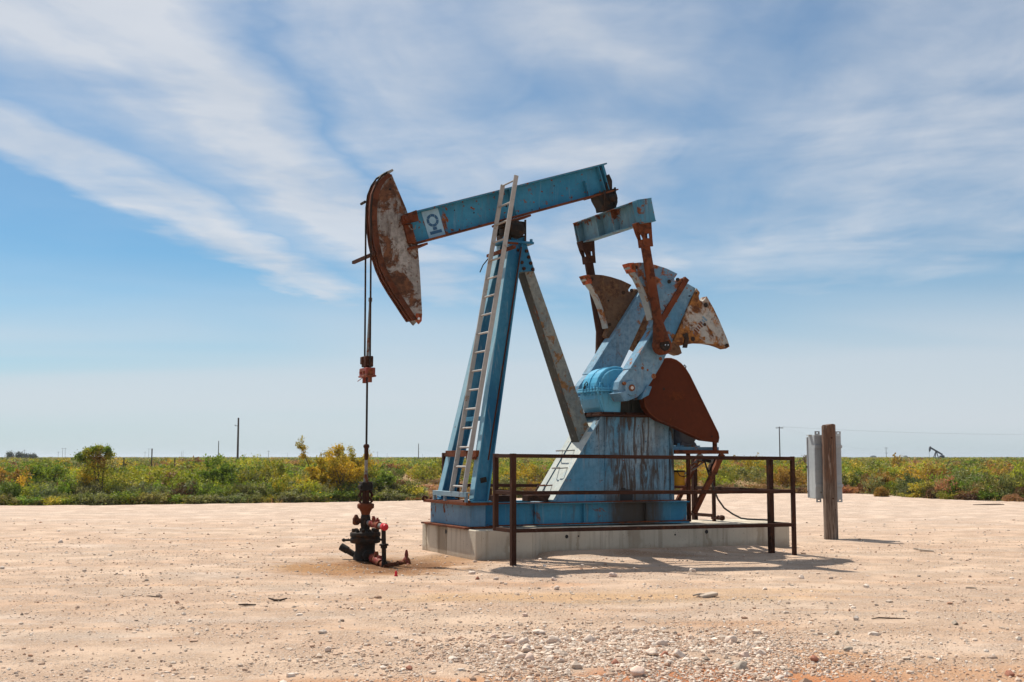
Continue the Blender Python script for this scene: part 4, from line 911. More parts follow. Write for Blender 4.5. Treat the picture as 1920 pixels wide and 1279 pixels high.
# ladder fixed against the post
mb = MB(); Lb = Vector((.0,0,1.0)); Lt = Vector((.90,0,6.05)); LV = (.455,.935)
for i, v in enumerate(LV): mb.bar((Lb.x, v, Lb.z), (Lt.x+(.012 if i == 0 else 0), v, Lt.z+(.06 if i == 0 else 0)), .026, .075, up=(1,0,0))
lad = part(mb, 'ladder', M['alu'], .004)
n = 16
for k in range(n):
    t = (.09+k*.31)/(Lt-Lb).length; q = Lb.lerp(Lt, t)
    if t < 1: mb = MB(); mb.cyl((q.x, LV[0], q.z), (q.x, LV[1], q.z), .017, n=8); mb.build('rung', M['alu'], lad)
mb = MB(); mb.cyl((Lt.x-.01, LV[0], Lt.z-.02), (Lt.x-.01, LV[1], Lt.z-.02), .015, n=8); mb.build('rung', M['alu'], lad)

# ------------------------------------------------------------------ wellhead
wx, wy = to_world(-1.38, 1.08)
WH = empty('wellhead', (wx, wy, 0), TH, label='dark rusty oil wellhead with red valves standing in stained soil left of the pumpjack', cat='wellhead')
def wp(mb, name, mat, bevel=.004, parent=WH, **k): return mb.build(name, mat, parent, bevel, **k)
mb = MB(); mb.lathe([(.19,-.25),(.185,.02),(.165,.06),(.15,.12),(.155,.24),(.18,.28)], (0,0,0), n=24)
mb.cyl((-.02,-.1,.06),(-.04,-.27,.05),.075,n=14); mb.lathe([(.05,-.30),(.085,-.29),(.085,-.25),(.05,-.24)],(-.04,0,.05),'v',14)
wp(mb, 'casing_head', M['black'], 0)
mb = MB(); mb.lathe([(.20,.225),(.232,.24),(.232,.305),(.222,.315)], (0,0,0), n=28); mb.lathe([(.222,.322),(.236,.33),(.236,.385),(.21,.40),(.09,.41)], (0,0,0), n=28)
fl = wp(mb, 'flange', M['black'], 0)
mb = MB()
for k in range(12):
    a = 2*math.pi*k/12; mb.cyl((.185*math.cos(a), .185*math.sin(a), .39), (.185*math.cos(a), .185*math.sin(a), .445), .03, .028, 6, smooth=False)
build_each(mb, 'flange_bolt', M['black'], fl)
mb = MB(); mb.cyl((-.34,.1,.275),(-.2,.06,.275),.018); mb.cyl((-.33,.1,.275),(-.30,.09,.275),.03,n=6); mb.cyl((.2,-.06,.275),(.30,-.09,.275),.018); mb.cyl((.27,-.08,.275),(.30,-.09,.275),.03,n=6); wp(mb, 'lock_screw', M['black'], 0)
mb = MB(); mb.lathe([(.06,.40),(.068,.45),(.075,.50),(.08,.56),(.075,.62),(.065,.66)], (0,0,0), n=18); mb.cyl((0,0,.55),(0,-.15,.545),.055); wp(mb, 'tee', M['black'], 0)
mb = MB(); mb.cyl((-.05,.03,.565),(-.14,.07,.565),.04); mb.lathe([(.03,.50),(.055,.52),(.055,.60),(.04,.62),(.02,.66)], (-.13,.065,0), n=12); wp(mb, 'plug_fitting', M['rust'], 0)
mb = MB(); mb.lathe([(.06,.64),(.075,.70),(.10,.745),(.125,.76),(.13,.775),(.13,.815),(.12,.83),(.07,.84)], (0,0,0), n=22); wp(mb, 'adapter_union', M['rust'], 0)
mb = MB(); mb.lathe([(.06,.83),(.05,.88),(.062,.93),(.05,.97),(.065,1.02),(.07,1.05)], (0,0,0), n=16)
for s in (-1, 1):
    mb.tube([(s*.062,0,.83),(s*.10,0,.86),(s*.072,0,.91),(s*.105,0,.955),(s*.085,0,1.0),(s*.07,0,1.03)], [.018,.02,.016,.026,.018,.02], 8)
    mb.tube([(0,s*.062,.83),(0,s*.10,.86),(0,s*.072,.91),(0,s*.105,.955),(0,s*.085,1.0),(0,s*.07,1.03)], [.018,.02,.016,.026,.018,.02], 8)
wp(mb, 'gland_yoke', M['dark_rust'], 0)
mb = MB(); mb.box((0,0,1.095), (.17,.17,.14)); mb.span(-.11,-.08,-.06,.06,1.05,1.12); mb.box((-.09,-.04,1.08),(.03,.06,.04)); wp(mb, 'stuffing_box', M['black'], .012)
# production arm: pipe, red valve, elbow, drop pipe
A0 = Vector((0,-.10,.545)); A1 = Vector((.0,-.86,.515)); 
def L(t): return A0.lerp(A1, t)
mb = MB(); mb.cyl(L(0), L(.3), .040); mb.cyl(L(.68), L(.95), .038); build_each(mb, 'flow_pipe', M['pipe'], WH)
mb = MB(); mb.cyl(L(.25), L(.34), .058, n=10); mb.cyl(L(.34), L(.60), .050); mb.cyl(L(.60), L(.70), .058, n=10); q = L(.42); mb.cyl(q, q+Vector((-.02,0,.10)), .038, .03); mb.cyl(q+Vector((-.02,0,.10)), q+Vector((-.02,0,.125)), .022, n=6); q = L(.58); mb.cyl(q, q+Vector((0,0,.085)), .045, .035); mb.cyl(q+Vector((0,0,.085)), q+Vector((0,0,.11)), .018); wp(mb, 'valve', M['red'], 0)
mb = MB(); mb.cyl(L(.92), L(1.02), .055, n=12); mb.cyl(L(1.02), L(1.06), .05, .038, n=12); wp(mb, 'red_cap', M['redcap'], .004)
E1 = L(.93)
mb = MB(); mb.cyl(E1+Vector((0,0,.02)), (E1.x+.02, E1.y, -.17), .034, n=14); mb.lathe([(.04,.235),(.068,.24),(.068,.265),(.04,.27)], (E1.x+.01,E1.y,0), n=14); mb.lathe([(.045,.20),(.05,.205),(.05,.235)], (E1.x+.01,E1.y,0), n=14)
mb.cyl((E1.x+.02,E1.y,.0),(E1.x+.02,E1.y,-.17),.045,n=12); wp(mb, 'drop_pipe', M['black'], 0)
mb = MB(); B0 = Vector((0,-.15,.06)); B1 = Vector((.03,E1.y-.06,-.075))
def L2(t): return B0.lerp(B1, t)
mb.cyl(L2(0), L2(.32), .055); mb.cyl(L2(.7), L2(1), .045); wp(mb, 'lower_pipe', M['rust'], 0)
mb = MB(); mb.cyl(L2(.28), L2(.38), .072, n=10); mb.cyl(L2(.38), L2(.66), .06); mb.cyl(L2(.62), L2(.72), .068, n=10); q = L2(.45); mb.cyl(q, q+Vector((0,0,.13)), .045, .03); q = L2(.6); mb.cyl(q, q+Vector((.02,0,.10)), .045, .035); wp(mb, 'valve', M['red'], 0)
mb = MB(); mb.tube([(-.05,.05,.0),(-.14,.12,.05),(-.22,.20,.11)], [.05,.045,.05], 12); mb.cyl((-.22,.20,.11),(-.30,.27,.165),.06,n=12); wp(mb, 'side_outlet', M['black'], 0)
# ground-level branch with cone-topped red plug valve
q0 = Vector((.02, E1.y+.04, -.06)); q1 = Vector((.38, E1.y+.16, -.055))
mb = MB(); mb.cyl(q0, q0.lerp(q1,.6), .040); mb.cyl(q0.lerp(q1,.5), q1, .03); mb.cyl(q0.lerp(q1,.72), q0.lerp(q1,.86), .055, n=10); wp(mb, 'ground_pipe', M['rust'], 0)
mb = MB(); mb.lathe([(.03,-.13),(.065,-.11),(.07,-.06),(.06,0),(.04,.035),(.026,.045),(.03,.08),(.018,.14),(.008,.155)], (q1.x+.05, q1.y-.0, 0), n=14); mb.cyl(q1+Vector((-.04,0,0)), q1+Vector((.05,0,0)), .05); mb.cyl(q1+Vector((.05,-.03,-.02)), q1+Vector((.05,-.11,-.03)), .045, n=10); wp(mb, 'plug_valve', M['red'], 0)
mx, my = -1.51, 15.6
mb = MB(); zz = gzf(mx, my); mb.cyl((mx,my,zz-.02),(mx,my,zz+.035),.012,n=8); mb.cyl((mx,my,zz+.03),(mx,my,zz+.07),.02,.012,n=8); mb.lathe([(.022,zz-.005),(.025,zz+.01),(.012,zz+.03)],(mx,my,0),n=10)
mb.build('ground_marker', M['redcap'], label='tiny red cap sticking up from the gravel in front of the wellhead', cat='marker')

# ------------------------------------------------------------------ railing
def rail(name_lab, cat, segs, posts):
    x0, y0 = OX, OY
    r = empty('metal_railing', (OX, OY, 0), TH, label=name_lab, cat=cat)
    for p0, p1 in segs:
        mb = MB(); t = .055; mb.bar(p0, p1, t, t); mb.build('rail', M['dark_rust'], r, .004)
    for (u, v, z0, z1, w) in posts:
        mb = MB(); mb.span(u-w/2, u+w/2, v-w/2, v+w/2, z0, z1); mb.build('post', M['dark_rust'], r, .004)
    return r
def dz(u): return -.0082*u
H3 = (1.565, 1.03, .49); NV = -1.04
segs = []
for h in H3:
    segs.append(((.15, NV, h+dz(.115)), (5.18, NV, h+dz(5.2))))
    segs.append(((.115, NV+.035, h+dz(.115)-.001), (.115, -.48, h+dz(.115)-.001)))
    segs.append(((5.21, NV+.035, h+dz(5.2)-.001), (5.21, -.50, h+dz(5.2)-.001)))
posts = [(.115, NV, -.3, 1.597, .074), (5.21, NV, -.4, 1.555, .06), (.115, -.455, .46, 1.5965, .07), (5.20, -.47, -.2, 1.554, .085)]
# right end and far side
for h in H3[:2]: segs.append(((5.21, -.42, h+dz(5.2)-.001), (5.21, 2.77, h+dz(5.2)-.001)))
segs.append(((5.21, 1.18, .50), (5.21, 2.77, .50)))
posts += [(5.21, 1.14, .37, 1.554, .055), (5.21, 1.735, .37, 1.556, .085), (5.21, 2.8, -.3, 1.55, .07)]
for h in H3:
    segs.append(((.70, 2.8, h+.03+dz(.6)), (5.18, 2.8, h+dz(5.2))))
    segs.append(((.66, 2.77, h+.03+dz(.6)-.001), (.66, 2.26, h+.03+dz(.6)-.001)))
posts += [(.66, 2.8, -.3, 1.62, .07), (.66, 2.23, .46, 1.62, .07), (1.55, 2.8, -.3, .99, .055), (3.1, 2.8, -.3, 1.56, .06)]
RL = rail('dark rusty square-tube safety railing around the cranks of the large pumpjack', 'railing', segs, posts)
mb = MB(); mb.cyl((5.21,.98,.455),(5.21,1.2,.455),.025); mb.lathe([(.03,.86),(.05,.88),(.05,.94),(.03,.96)],(5.21,0,.47),'v',8); mb.lathe([(.03,1.0),(.045,1.02),(.03,1.05)],(5.21,0,.47),'v',8); mb.build('clamp', M['dark_rust'], RL)

# ------------------------------------------------------------------ wooden post with the grey box behind it
px_, py_ = 6.235, 23.33; zg = gzf(px_, py_)
mb = MB(); prof = []; nn_ = 26
rings = []
for k in range(15):
    z = -.3+(2.47)*k/14; vs = []
    for i in range(nn_):
        a = 2*math.pi*i/nn_; r = .139-.006*k/14+.006*math.sin(a*5+1)+.004*math.sin(a*9+z*.7)-.007*max(0, math.cos(a*2+.7))**6
        top = (.014*math.sin(a+2.2)+.012*math.sin(a*4)) if k == 14 else 0
        vs.append((r*math.cos(a), r*math.sin(a), z+top))
    rings += vs
fs = [(k*nn_+i, k*nn_+(i+1) % nn_, (k+1)*nn_+(i+1) % nn_, (k+1)*nn_+i) for k in range(14) for i in range(nn_)]
mb.add(rings, fs, True); c = len(mb.v); mb.add([(0,0,2.19)]+rings[-nn_:], [(0, 1+i, 1+(i+1) % nn_) for i in range(nn_)])
post = mb.build('wooden_post', M['wood'], label='thick weathered wooden post standing right of the railing', cat='post'); post.location = (px_, py_, 0)
mb = MB()
for z in (1.92, .74): mb.cyl((0.02,-.15,z),(0.02,-.10,z),.018,n=6)
mb.cyl((.06,-.139,.52),(.06,-.12,.52),.012,n=6); build_each(mb, 'bolt_head', M['dark_rust'], post)
BX = empty('electrical_box', (6.28, 23.53, 0), rad(11), label='tall grey metal electrical cabinet mounted behind the wooden post', cat='electrical box')
mb = MB(); mb.span(-.295,.275,0,.30,.725,1.985); cab = mb.build('cabinet', M['grey'], BX, .01)
mb = MB(); mb.span(-.31,.29,.303,.345,.735,1.945); mb.span(-.36,-.20,.12,.24,1.975,1.99); mb.build('cabinet_door', M['grey'], BX, .008)
mb = MB()
for x in (-.235, .215):
    for z0, z1 in ((1.985,2.055),(.655,.725)):
        mb.span(x-.055,x-.02,-.006,.0,z0,z1); mb.span(x+.02,x+.055,-.006,.0,z0,z1); mb.span(x-.02,x+.02,-.006,.0,(z0+z1)/2+.012,z1); mb.span(x-.02,x+.02,-.006,.0,z0,(z0+z1)/2-.012)
mb.span(-.30,.28,-.03,-.006,1.72,1.78); mb.span(-.30,.28,-.03,-.006,.95,1.01)
build_each(mb, 'mounting_bracket', M['grey'], BX, .002)
mb = MB(); mb.cyl((-.313,.33,1.35),(-.325,.33,1.35),.02,n=8); mb.cyl((-.313,.33,.86),(-.322,.33,.86),.012,n=8); build_each(mb, 'latch', M['dark_rust'], BX)
mb = MB(); mb.cyl((-.18,-.003,.85),(-.18,.01,.85),.02,n=8); mb.build('knockout', M['pipe'], BX)

# ------------------------------------------------------------------ distant poles, wires, far pumpjack
def px2x(px, Y): return (px-960)/2214.*Y
def pole(px, Y, top_px, r, arms, label, group=None):
    H = HC+(856.5-top_px)/2214.*Y; X_ = px2x(px, Y)
    o = empty('utility_pole', (X_, Y, -.1), 0, label=label, cat='utility pole', group=group)
    mb = MB(); mb.cyl((0,0,-.3), (.0,0,H+.1), r, r*.72, 8); mb.build('pole', M['pole'], o)
    for (h, w_) in arms:
        mb = MB(); mb.span(-w_/2, w_/2, -r*1.6, -r*.9, H-h-.06+.1, H-h+.09+.1)
        for t in (-.45, -.2, .2, .45): mb.cyl((w_*t, -r*1.2, H-h+.19), (w_*t, -r*1.2, H-h+.36), .05, .03, 6)
        mb.build('crossarm', M['pole'], o)
    return o, X_, Y, H
p1 = pole(448, 155, 784, .155, [], 'tall dark bare pole, tallest of those left of the wellhead')
mb = MB(); mb.span(-.45,-.15,-.03,.03,5.65,5.72); mb.cyl((-.42,0,5.72),(-.42,0,5.85),.05,.03,6); mb.build('bracket_arm', M['paleline'], p1[0])
pole(412, 330, 827, .14, [], 'short thin pole just left of the tall dark bare pole')
pole(785.5, 350, 832, .13, [], 'thin bare pole between the wellhead and the blue front leg')
pA = pole(1460, 300, 800.5, .17, [(.35, 1.9)], 'tall pole with one crossarm above the right end of the railing')
pB = pole(1658.5, 820, 839, .2, [(.5, 2.4), (4.0, 2.2)], 'small far pole with two crossarms right of the wooden post')
tiny = [(113,847,1100),(121,840,1050),(126,840,1050),(275,847,1200),(282,841,1100),(287,841,1100),(343,846,1300),(346,845,1300),(505.5,845,900),(541,849,1500),(709,847,1200),(727,850,1500),(793,851,1600),(50,843,900),(46,846,900)]
for i, (a, b, c) in enumerate(tiny): pole(a, c, b, .17, [(.6, 2.2)] if c < 1250 else [], 'tiny far off pole on the left horizon', 'tiny far poles on the left horizon')
mb = MB()
def wire(mb, a, b, sag, r=.008):
    a = Vector(a); b = Vector(b); mb.tube([a.lerp(b, t/16)-Vector((0,0,sag*4*(t/16)*(1-t/16))) for t in range(17)], r, 4)
xa, ya, ha = pA[1:]; 
pC = pole(2420, 300, 800.5, .17, [(.35, 1.9)], 'pole with one crossarm outside the right edge of the picture')
for t in (-.45, .45): wire(mb, (xa+1.9*t, ya-.25, ha+.02), (pC[1]+1.9*t, pC[2]-.25, pC[3]+.02), 2.0)
mb.build('power_line', M['paleline'], label='pair of thin faint overhead wires crossing the sky at right', cat='wires')
mb = MB(); xb, yb, hb = pB[1:]
for t in (-.45, .45): wire(mb, (xa+1.9*t, ya-.25, ha+.02), (xb+2.4*t, yb-.25, hb-.1), 3.)
mb.build('power_line', M['paleline'], label='thin wires running away from the crossarm pole toward the small far pole', cat='wires')
for i, (a, b, Y) in enumerate(((235.5,857,75),(287.5,840,80),(330.5,857,88))):
    mb = MB(); H = HC+(856.5-b)/2214*Y; mb.cyl((0,0,-.2),(.02,0,H),.045,.04,7)
    o = mb.build('fence_post', M['pole'], label=['short dark fence post in the scrub right of the small tree', 'taller thin dark post in the scrub between two fence posts', 'short dark fence post in the scrub left of the tall pole'][i], cat='fence post'); o.location = (px2x(a, Y), Y, -.05)
# far pumpjack, head up to the left
FY = 480.; FXc = px2x(1751, FY)
FP = empty('pumpjack', (FXc, FY, 0), rad(8), label='small dark pumpjack far away on the right horizon', cat='pumpjack')
MF = flat('far_dark_paint', (.03,.028,.04), .7)
mb = MB(); mb.ibeam((-2.0,0,5.1),(2.9,0,2.35),.62,.35,.06,.2); mb.build('walking_beam', MF, FP)
mb = MB(); mb.prism([(-1.9,5.6),(-2.4,5.75),(-2.75,5.2),(-2.85,4.4),(-2.8,3.6),(-2.45,3.6),(-2.1,4.6)], -.2, .2); mb.build('horsehead', MF, FP)
for s in (-1, 1): mb = MB(); mb.bar((-.9,s*.8,.4),(.1,s*.15,3.8),.25,.25,up=(1,0,0)); mb.build('front_leg', MF, FP)
mb = MB(); mb.bar((1.3,0,.4),(.25,0,3.8),.25,.3,up=(1,0,0)); mb.build('rear_leg', MF, FP)
mb = MB(); mb.span(-1.2,3.9,-.6,.6,0,.45); mb.build('base', MF, FP)
mb = MB(); mb.span(1.6,2.9,-.5,.5,.45,1.5); mb.lathe([(.3,-.4),(.5,-.35),(.5,.35),(.3,.4)],(2.1,0,1.6),'v',14); mb.build('gearbox', MF, FP)
for s in (-1, 1):
    mb = MB(); mb.bar((2.8,s*.7,2.3),(2.3,s*.7,1.1),.1,.12,up=(1,0,0)); mb.build('pitman_arm', MF, FP)
    mb = MB(); mb.prism([(2.0,1.7),(3.3,2.2),(3.5,1.6),(3.3,.9),(2.3,1.2)], s*.5-.12, s*.5+.12); mb.build('counterweight', MF, FP)
mb = MB(); mb.cyl((-2.82,0,.2),(-2.82,0,4.0),.05,n=6); mb.build('polished_rod', MF, FP)

# ------------------------------------------------------------------ vegetation
def leaf_mat():
    m, nt, b = newmat('scrub_leaves'); g = G(nt); a = g.n('ShaderNodeAttribute'); a.attribute_name = 'tint'
    lc = g.mix(1., a.outputs['Color'], (1.02, .88, .86, 1), 'MULTIPLY')
    nt.links.new(lc, b.inputs['Base Color']); b.inputs['Roughness'].default_value = .7; b.inputs['Specular IOR Level'].default_value = .25
    tr = g.n('ShaderNodeBsdfTranslucent'); tc = g.mix(1., lc, (1.25, 1.35, .6, 1), 'MULTIPLY'); g.put(tr.inputs[0], tc)
    mx = g.n('ShaderNodeMixShader'); mx.inputs[0].default_value = .30; nt.links.new(b.outputs[0], mx.inputs[1]); nt.links.new(tr.outputs[0], mx.inputs[2])
    nt.links.new(mx.outputs[0], nt.nodes['Material Output'].inputs[0]); return m
ML = leaf_mat(); MST = flat('shrub_stems', (.10,.075,.055), .95); MST2 = flat('pale_dry_stems', (.30,.21,.13), .95)
PAL = dict(
 green=[(.11,.20,.028),(.18,.29,.038),(.28,.38,.055),(.07,.12,.022)],
 lime=[(.24,.30,.038),(.36,.39,.055),(.15,.21,.03),(.44,.39,.06)],
 olive=[(.15,.18,.06),(.22,.24,.09),(.09,.11,.045),(.28,.28,.13)],
 mustard=[(.40,.32,.045),(.46,.37,.06),(.28,.27,.045),(.22,.25,.05)],
 sage=[(.18,.23,.12),(.26,.30,.17),(.11,.14,.07),(.16,.20,.075)],
 yellow=[(.50,.38,.035),(.62,.45,.05),(.38,.31,.04),(.24,.25,.04)],
 orange=[(.34,.20,.05),(.42,.27,.06),(.24,.14,.05),(.28,.24,.06)],
 dry=[(.36,.20,.12),(.42,.27,.17),(.27,.15,.10),(.30,.22,.11)],
 brown=[(.14,.075,.05),(.20,.11,.07),(.10,.06,.04),(.16,.12,.06)],
)
def stems(r, R, H, n, spread=1., lean=(0,0)):
    """branching stems; returns tube paths and tip points"""
    paths = []; tips = []
    for i in range(n):
        a = r.uniform(0, 6.283); o = r.uniform(.15, 1)**.7*R*spread; h = H*r.uniform(.55, 1)
        p = [np.array([r.normal(0, .04), r.normal(0, .04), 0.])]; k = 5
        e = np.array([math.cos(a)*o+lean[0]*h, math.sin(a)*o+lean[1]*h, h*(1-.25*(o/R)**2)])
        for t in range(1, k+1): s = t/k; p.append(e*np.array([s**1.25, s**1.25, s**.85])+r.normal(0, .035*R, 3)*(s < 1)*[1,1,.5])
        paths.append(p)
        for t in (2, 3, 4):
            if r.random() < .8:
                d = r.normal(0, 1, 3)*[.3,.3,.2]*R*.8+[0,0,.12*H]; q = p[t]; paths.append([q, q+d*.5+r.normal(0,.02,3), q+d]); tips.append((q+d, q))
        tips.append((p[-1], p[-2]))
    return paths, tips
def leaves(r, tips, n, ls, pal, sigma, up=.3, extra=None):
    T = np.array([t[0] for t in tips]); Q = np.array([t[1] for t in tips]); m = len(T)
    i = r.integers(0, m, n); s = r.random((n, 1))**.6
    P = Q[i]*(1-s)+T[i]*s+r.normal(0, 1, (n, 3))*sigma*np.array([1, 1, .8])
    if extra is not None: P = np.concatenate([P, extra]); i = np.concatenate([i, r.integers(0, m, len(extra))])
    P[:, 2] = np.abs(P[:, 2])
    N = len(P); a = r.normal(0, 1, (N, 3)); a[:, 2] += up; a /= np.linalg.norm(a, axis=1)[:, None]
    b = np.cross(a, r.normal(0, 1, (N, 3))); b /= np.linalg.norm(b, axis=1)[:, None]
    l = ls*r.uniform(.6, 1.5, (N, 1)); w_ = l*r.uniform(.28, .5, (N, 1))
    V = np.stack([P-a*l, P+b*w_, P+a*l, P-b*w_], 1).reshape(-1, 3); F = np.arange(N*4).reshape(-1, 4)
    pal = np.array(pal); cl = pal[r.integers(0, len(pal), m)][i]*.55+pal[r.integers(0, len(pal), N)]*.45; cl = cl*r.uniform(.75, 1.25, (N, 1))
    return V, F, np.repeat(cl, 4, 0)
def stem_mesh(paths, r0, n=5):
    mb = MB()
    for p in paths:
        k = len(p); base = r0 if k > 3 else r0*.45
        mb.tube([tuple(q) for q in p], [base*(1-.8*i/(k-1)) for i in range(k)], n)
    return mb
def bush_data(seed, R, H, nst, nl, ls, pal, sigma, spread=1., lean=(0,0), skirt=0):
    r = np.random.default_rng(seed); paths, tips = stems(r, R, H, nst, spread, lean)
    ex = None
    if skirt:
        q = r.normal(0, 1, (skirt, 3))*[R*.5, R*.5, H*.18]; q[:, 2] = np.abs(q[:, 2]); ex = q
    V, F, Cc = leaves(r, tips, nl, ls, pal, sigma, extra=ex); return paths, V, F, Cc
def shrub(name, cat, label, X_, Y_, seed, R, H, nst, nl, ls, pal, sigma, spread=1., lean=(0,0), skirt=0, sr=.014, smat=None, zoff=-.06, scale=None):
    paths, V, F, Cc = bush_data(seed, R, H, nst, nl, ls, pal, sigma, spread, lean, skirt)
    o = empty(name, (X_, Y_, zoff), 0, label=label, cat=cat)
    tree = name.endswith('tree')
    stem_mesh(paths, sr).build('trunk' if tree else 'stems', smat or MST, o)
    np_mesh('crown' if tree else 'foliage', V, F, ML, Cc, parent=o); return o
def at(px, Y): return px2x(px, Y)
# the small tree: thin bare trunks, three loose tufts on top
r = np.random.default_rng(5)
T0 = empty('mesquite_tree', (at(190, 40.6), 40.6, -.05), 0, label='small mesquite tree with bare twin trunks and tufted crown rising above the left scrub', cat='tree')
tr = [[(0,0,0),(-.05,.02,.4),(-.10,.03,.8),(-.16,.0,1.2),(-.30,0,1.55),(-.45,.02,1.75)], [(.05,0,0),(.03,-.02,.45),(-.01,.0,.9),(-.05,.02,1.3),(-.06,.0,1.6),(-.10,0,1.85)],
      [(.08,.03,0),(.12,0,.5),(.14,.02,.95),(.18,.03,1.4),(.24,0,1.75)], [(0,0,.25),(-.12,.05,.5),(-.2,.05,.6)], [(-.08,.02,.75),(.04,.02,1.1),(.10,.0,1.35)], [(-.16,0,1.2),(-.45,.05,1.4),(-.62,.0,1.62)]]
mb = MB()
for k, p in enumerate(tr): mb.tube(p, [(.034 if k < 3 else .018)*(1-.75*i/(len(p)-1)) for i in range(len(p))], 6)
mb.build('trunk', MST, T0)
cl = [((-.60,0,1.62),.15,900,'green'),((-.42,0,1.80),.13,900,'lime'),((-.20,.05,1.86),.11,700,'green'),((-.02,0,1.84),.13,800,'lime'),((.24,0,1.80),.12,800,'green'),((.34,0,1.66),.10,450,'lime'),((-.30,0,1.60),.17,700,'lime'),((-.05,0,1.55),.15,380,'orange'),((-.12,0,1.30),.17,380,'yellow'),((.1,0,1.4),.14,260,'orange'),((.2,0,1.2),.14,200,'lime'),((-.55,.1,.95),.22,500,'yellow'),((-.5,.1,.6),.25,600,'olive'),((.55,.1,.75),.25,500,'lime'),((-.35,0,1.15),.2,420,'lime'),((-.28,.1,.9),.2,500,'yellow'),((.3,.1,.95),.22,450,'lime'),((.45,.2,.5),.28,700,'green'),((-.35,.2,.35),.3,800,'olive'),((.7,.2,.95),.2,350,'lime')]
VV = []; FF = []; CC = []; b0 = 0
for c, s, n, pn in cl:
    V, F, Cc = leaves(r, [(np.array(c)+r.normal(0,s*.7,3), np.array(c)+r.normal(0,s*.7,3)) for _ in range(6)], int(n*.8), .036, PAL[pn], s*.5)
    VV.append(V); FF.append(F+b0); CC.append(Cc); b0 += len(V)
np_mesh('crown', np.concatenate(VV), np.concatenate(FF), ML, np.concatenate(CC), parent=T0)
shrub('shrub','shrub','dark brown dry brush at the foot of the small mesquite tree', at(208,40.2),40.2, 21,.55,.42,14,2200,.028,PAL['brown'],.07,skirt=500)
SH = [ # name label px Y R H stems leaves palette sigma spread
 ('orange and yellow flecked shrub at the left edge of the picture', 18,43,.85,1.22,11,2600,'orange',.10),
 ('dense bright green shrub right of the orange flecked one', 55,44.5,.95,1.42,14,4200,'green',.12),
 ('mid green shrub left of the small mesquite tree', 100,45.5,.95,1.30,12,3600,'green',.12),
 ('yellowish green shrub just right of the small mesquite tree', 262,45,1.0,1.30,12,3400,'lime',.13),
 ('pale lime shrub between the small tree and the tall bare pole', 315,46,1.0,1.18,12,3000,'lime',.13),
 ('yellow green shrub left of the tallest scrub bush', 372,45,.9,1.22,12,3200,'lime',.12),
 ('tall bright green bush in front of the short thin pole', 413,44,.85,1.58,15,5200,'green',.11),
 ('olive green bush just right of the tall bare pole', 470,46,1.0,1.15,12,3000,'olive',.13),
 ('small upright shrub with pale flower heads on the horizon, left of the yellow bush', 522,52,.45,1.60,9,1300,'lime',.07),
 ('green shrub at the left foot of the yellow flowering bush', 545,44.5,.8,1.0,12,2600,'lime',.11),
 ('deep green rounded bush right of the wellhead', 716,43.5,.55,1.02,14,3600,'green',.09),
 ('feathery lime shrub behind the wellhead stuffing box', 693,45,.5,1.55,9,1500,'lime',.08),
 ('green yellow shrub left of the blue front leg', 800,70,1.4,1.15,14,3600,'lime',.15),
 ('lower golden flowering shrub at the left foot of the tall yellow bush', 598,43.4,.85,1.35,14,4200,'yellow',.11),
 ('leafy yellow green bush wrapped round the foot of the small mesquite tree', 178,41.4,.7,1.15,13,3200,'lime',.12),
 ('yellow orange leafed shrub seen between the near leg and the pedestal', 985,52,1.2,1.28,14,3000,'yellow',.12),
 ('green shrub seen through the railing left of the pedestal', 945,56,1.2,1.22,12,3000,'lime',.14),
 ('orange tinted shrub inside the right end of the railing', 1466,54,.9,1.25,12,2600,'orange',.12),
 ('orange leafed shrub above the rounded dry bush right of the post', 1655,50,.9,.95,12,2200,'orange',.12),
]
for i, (lab, px, Y, R_, H_, ns, nl, pn, sg) in enumerate(SH):
    nm = 'shrub'; shrub(nm, 'shrub', lab, at(px, Y), Y, 100+i, R_, H_*1.06, ns+6, int(nl*1.15), .046, PAL[pn], sg*.62, skirt=nl//8)
# the tall yellow-flowering bush leaning left
shrub('flowering_shrub','shrub','tall yellow flowering bush with arching branches left of the wellhead', at(645,43.0),43.0, 77,1.45,2.25,22,10500,.042,PAL['yellow'],.07,spread=.95,lean=(-.10,0),sr=.022,skirt=500)
P2 = [[(0,0,.2),(-.3,0,.7),(-.62,.02,1.25),(-.82,0,1.75),(-.95,0,2.05)],[(0,0,.2),(-.1,0,.8),(-.15,.0,1.3),(-.2,0,1.75)],[(0,0,.2),(.25,0,.7),(.38,0,1.1),(.5,0,1.45)]]
Yb = 43.8; fb = empty('flowering_shrub', (at(613, Yb), Yb, -.06), 0, label='taller arching yellow branches reaching highest at the left of the flowering bush', cat='shrub')
mb = MB(); 
for p in P2: mb.tube(p, [.028*(1-.7*i/(len(p)-1)) for i in range(len(p))], 6)
mb.build('stems', MST, fb); r = np.random.default_rng(9)
tips = []
for p in P2:
    for k in range(1, len(p)):
        a, b = np.array(p[k-1]), np.array(p[k])
        for _ in range(5): q = a+(b-a)*r.random(); tips.append((q+r.normal(0,.13,3)*[1,1,.9]+[0,0,.05], q))
V, F, Cc = leaves(r, tips, 4000, .036, PAL['yellow'], .055); np_mesh('foliage', V, F, ML, Cc, parent=fb)
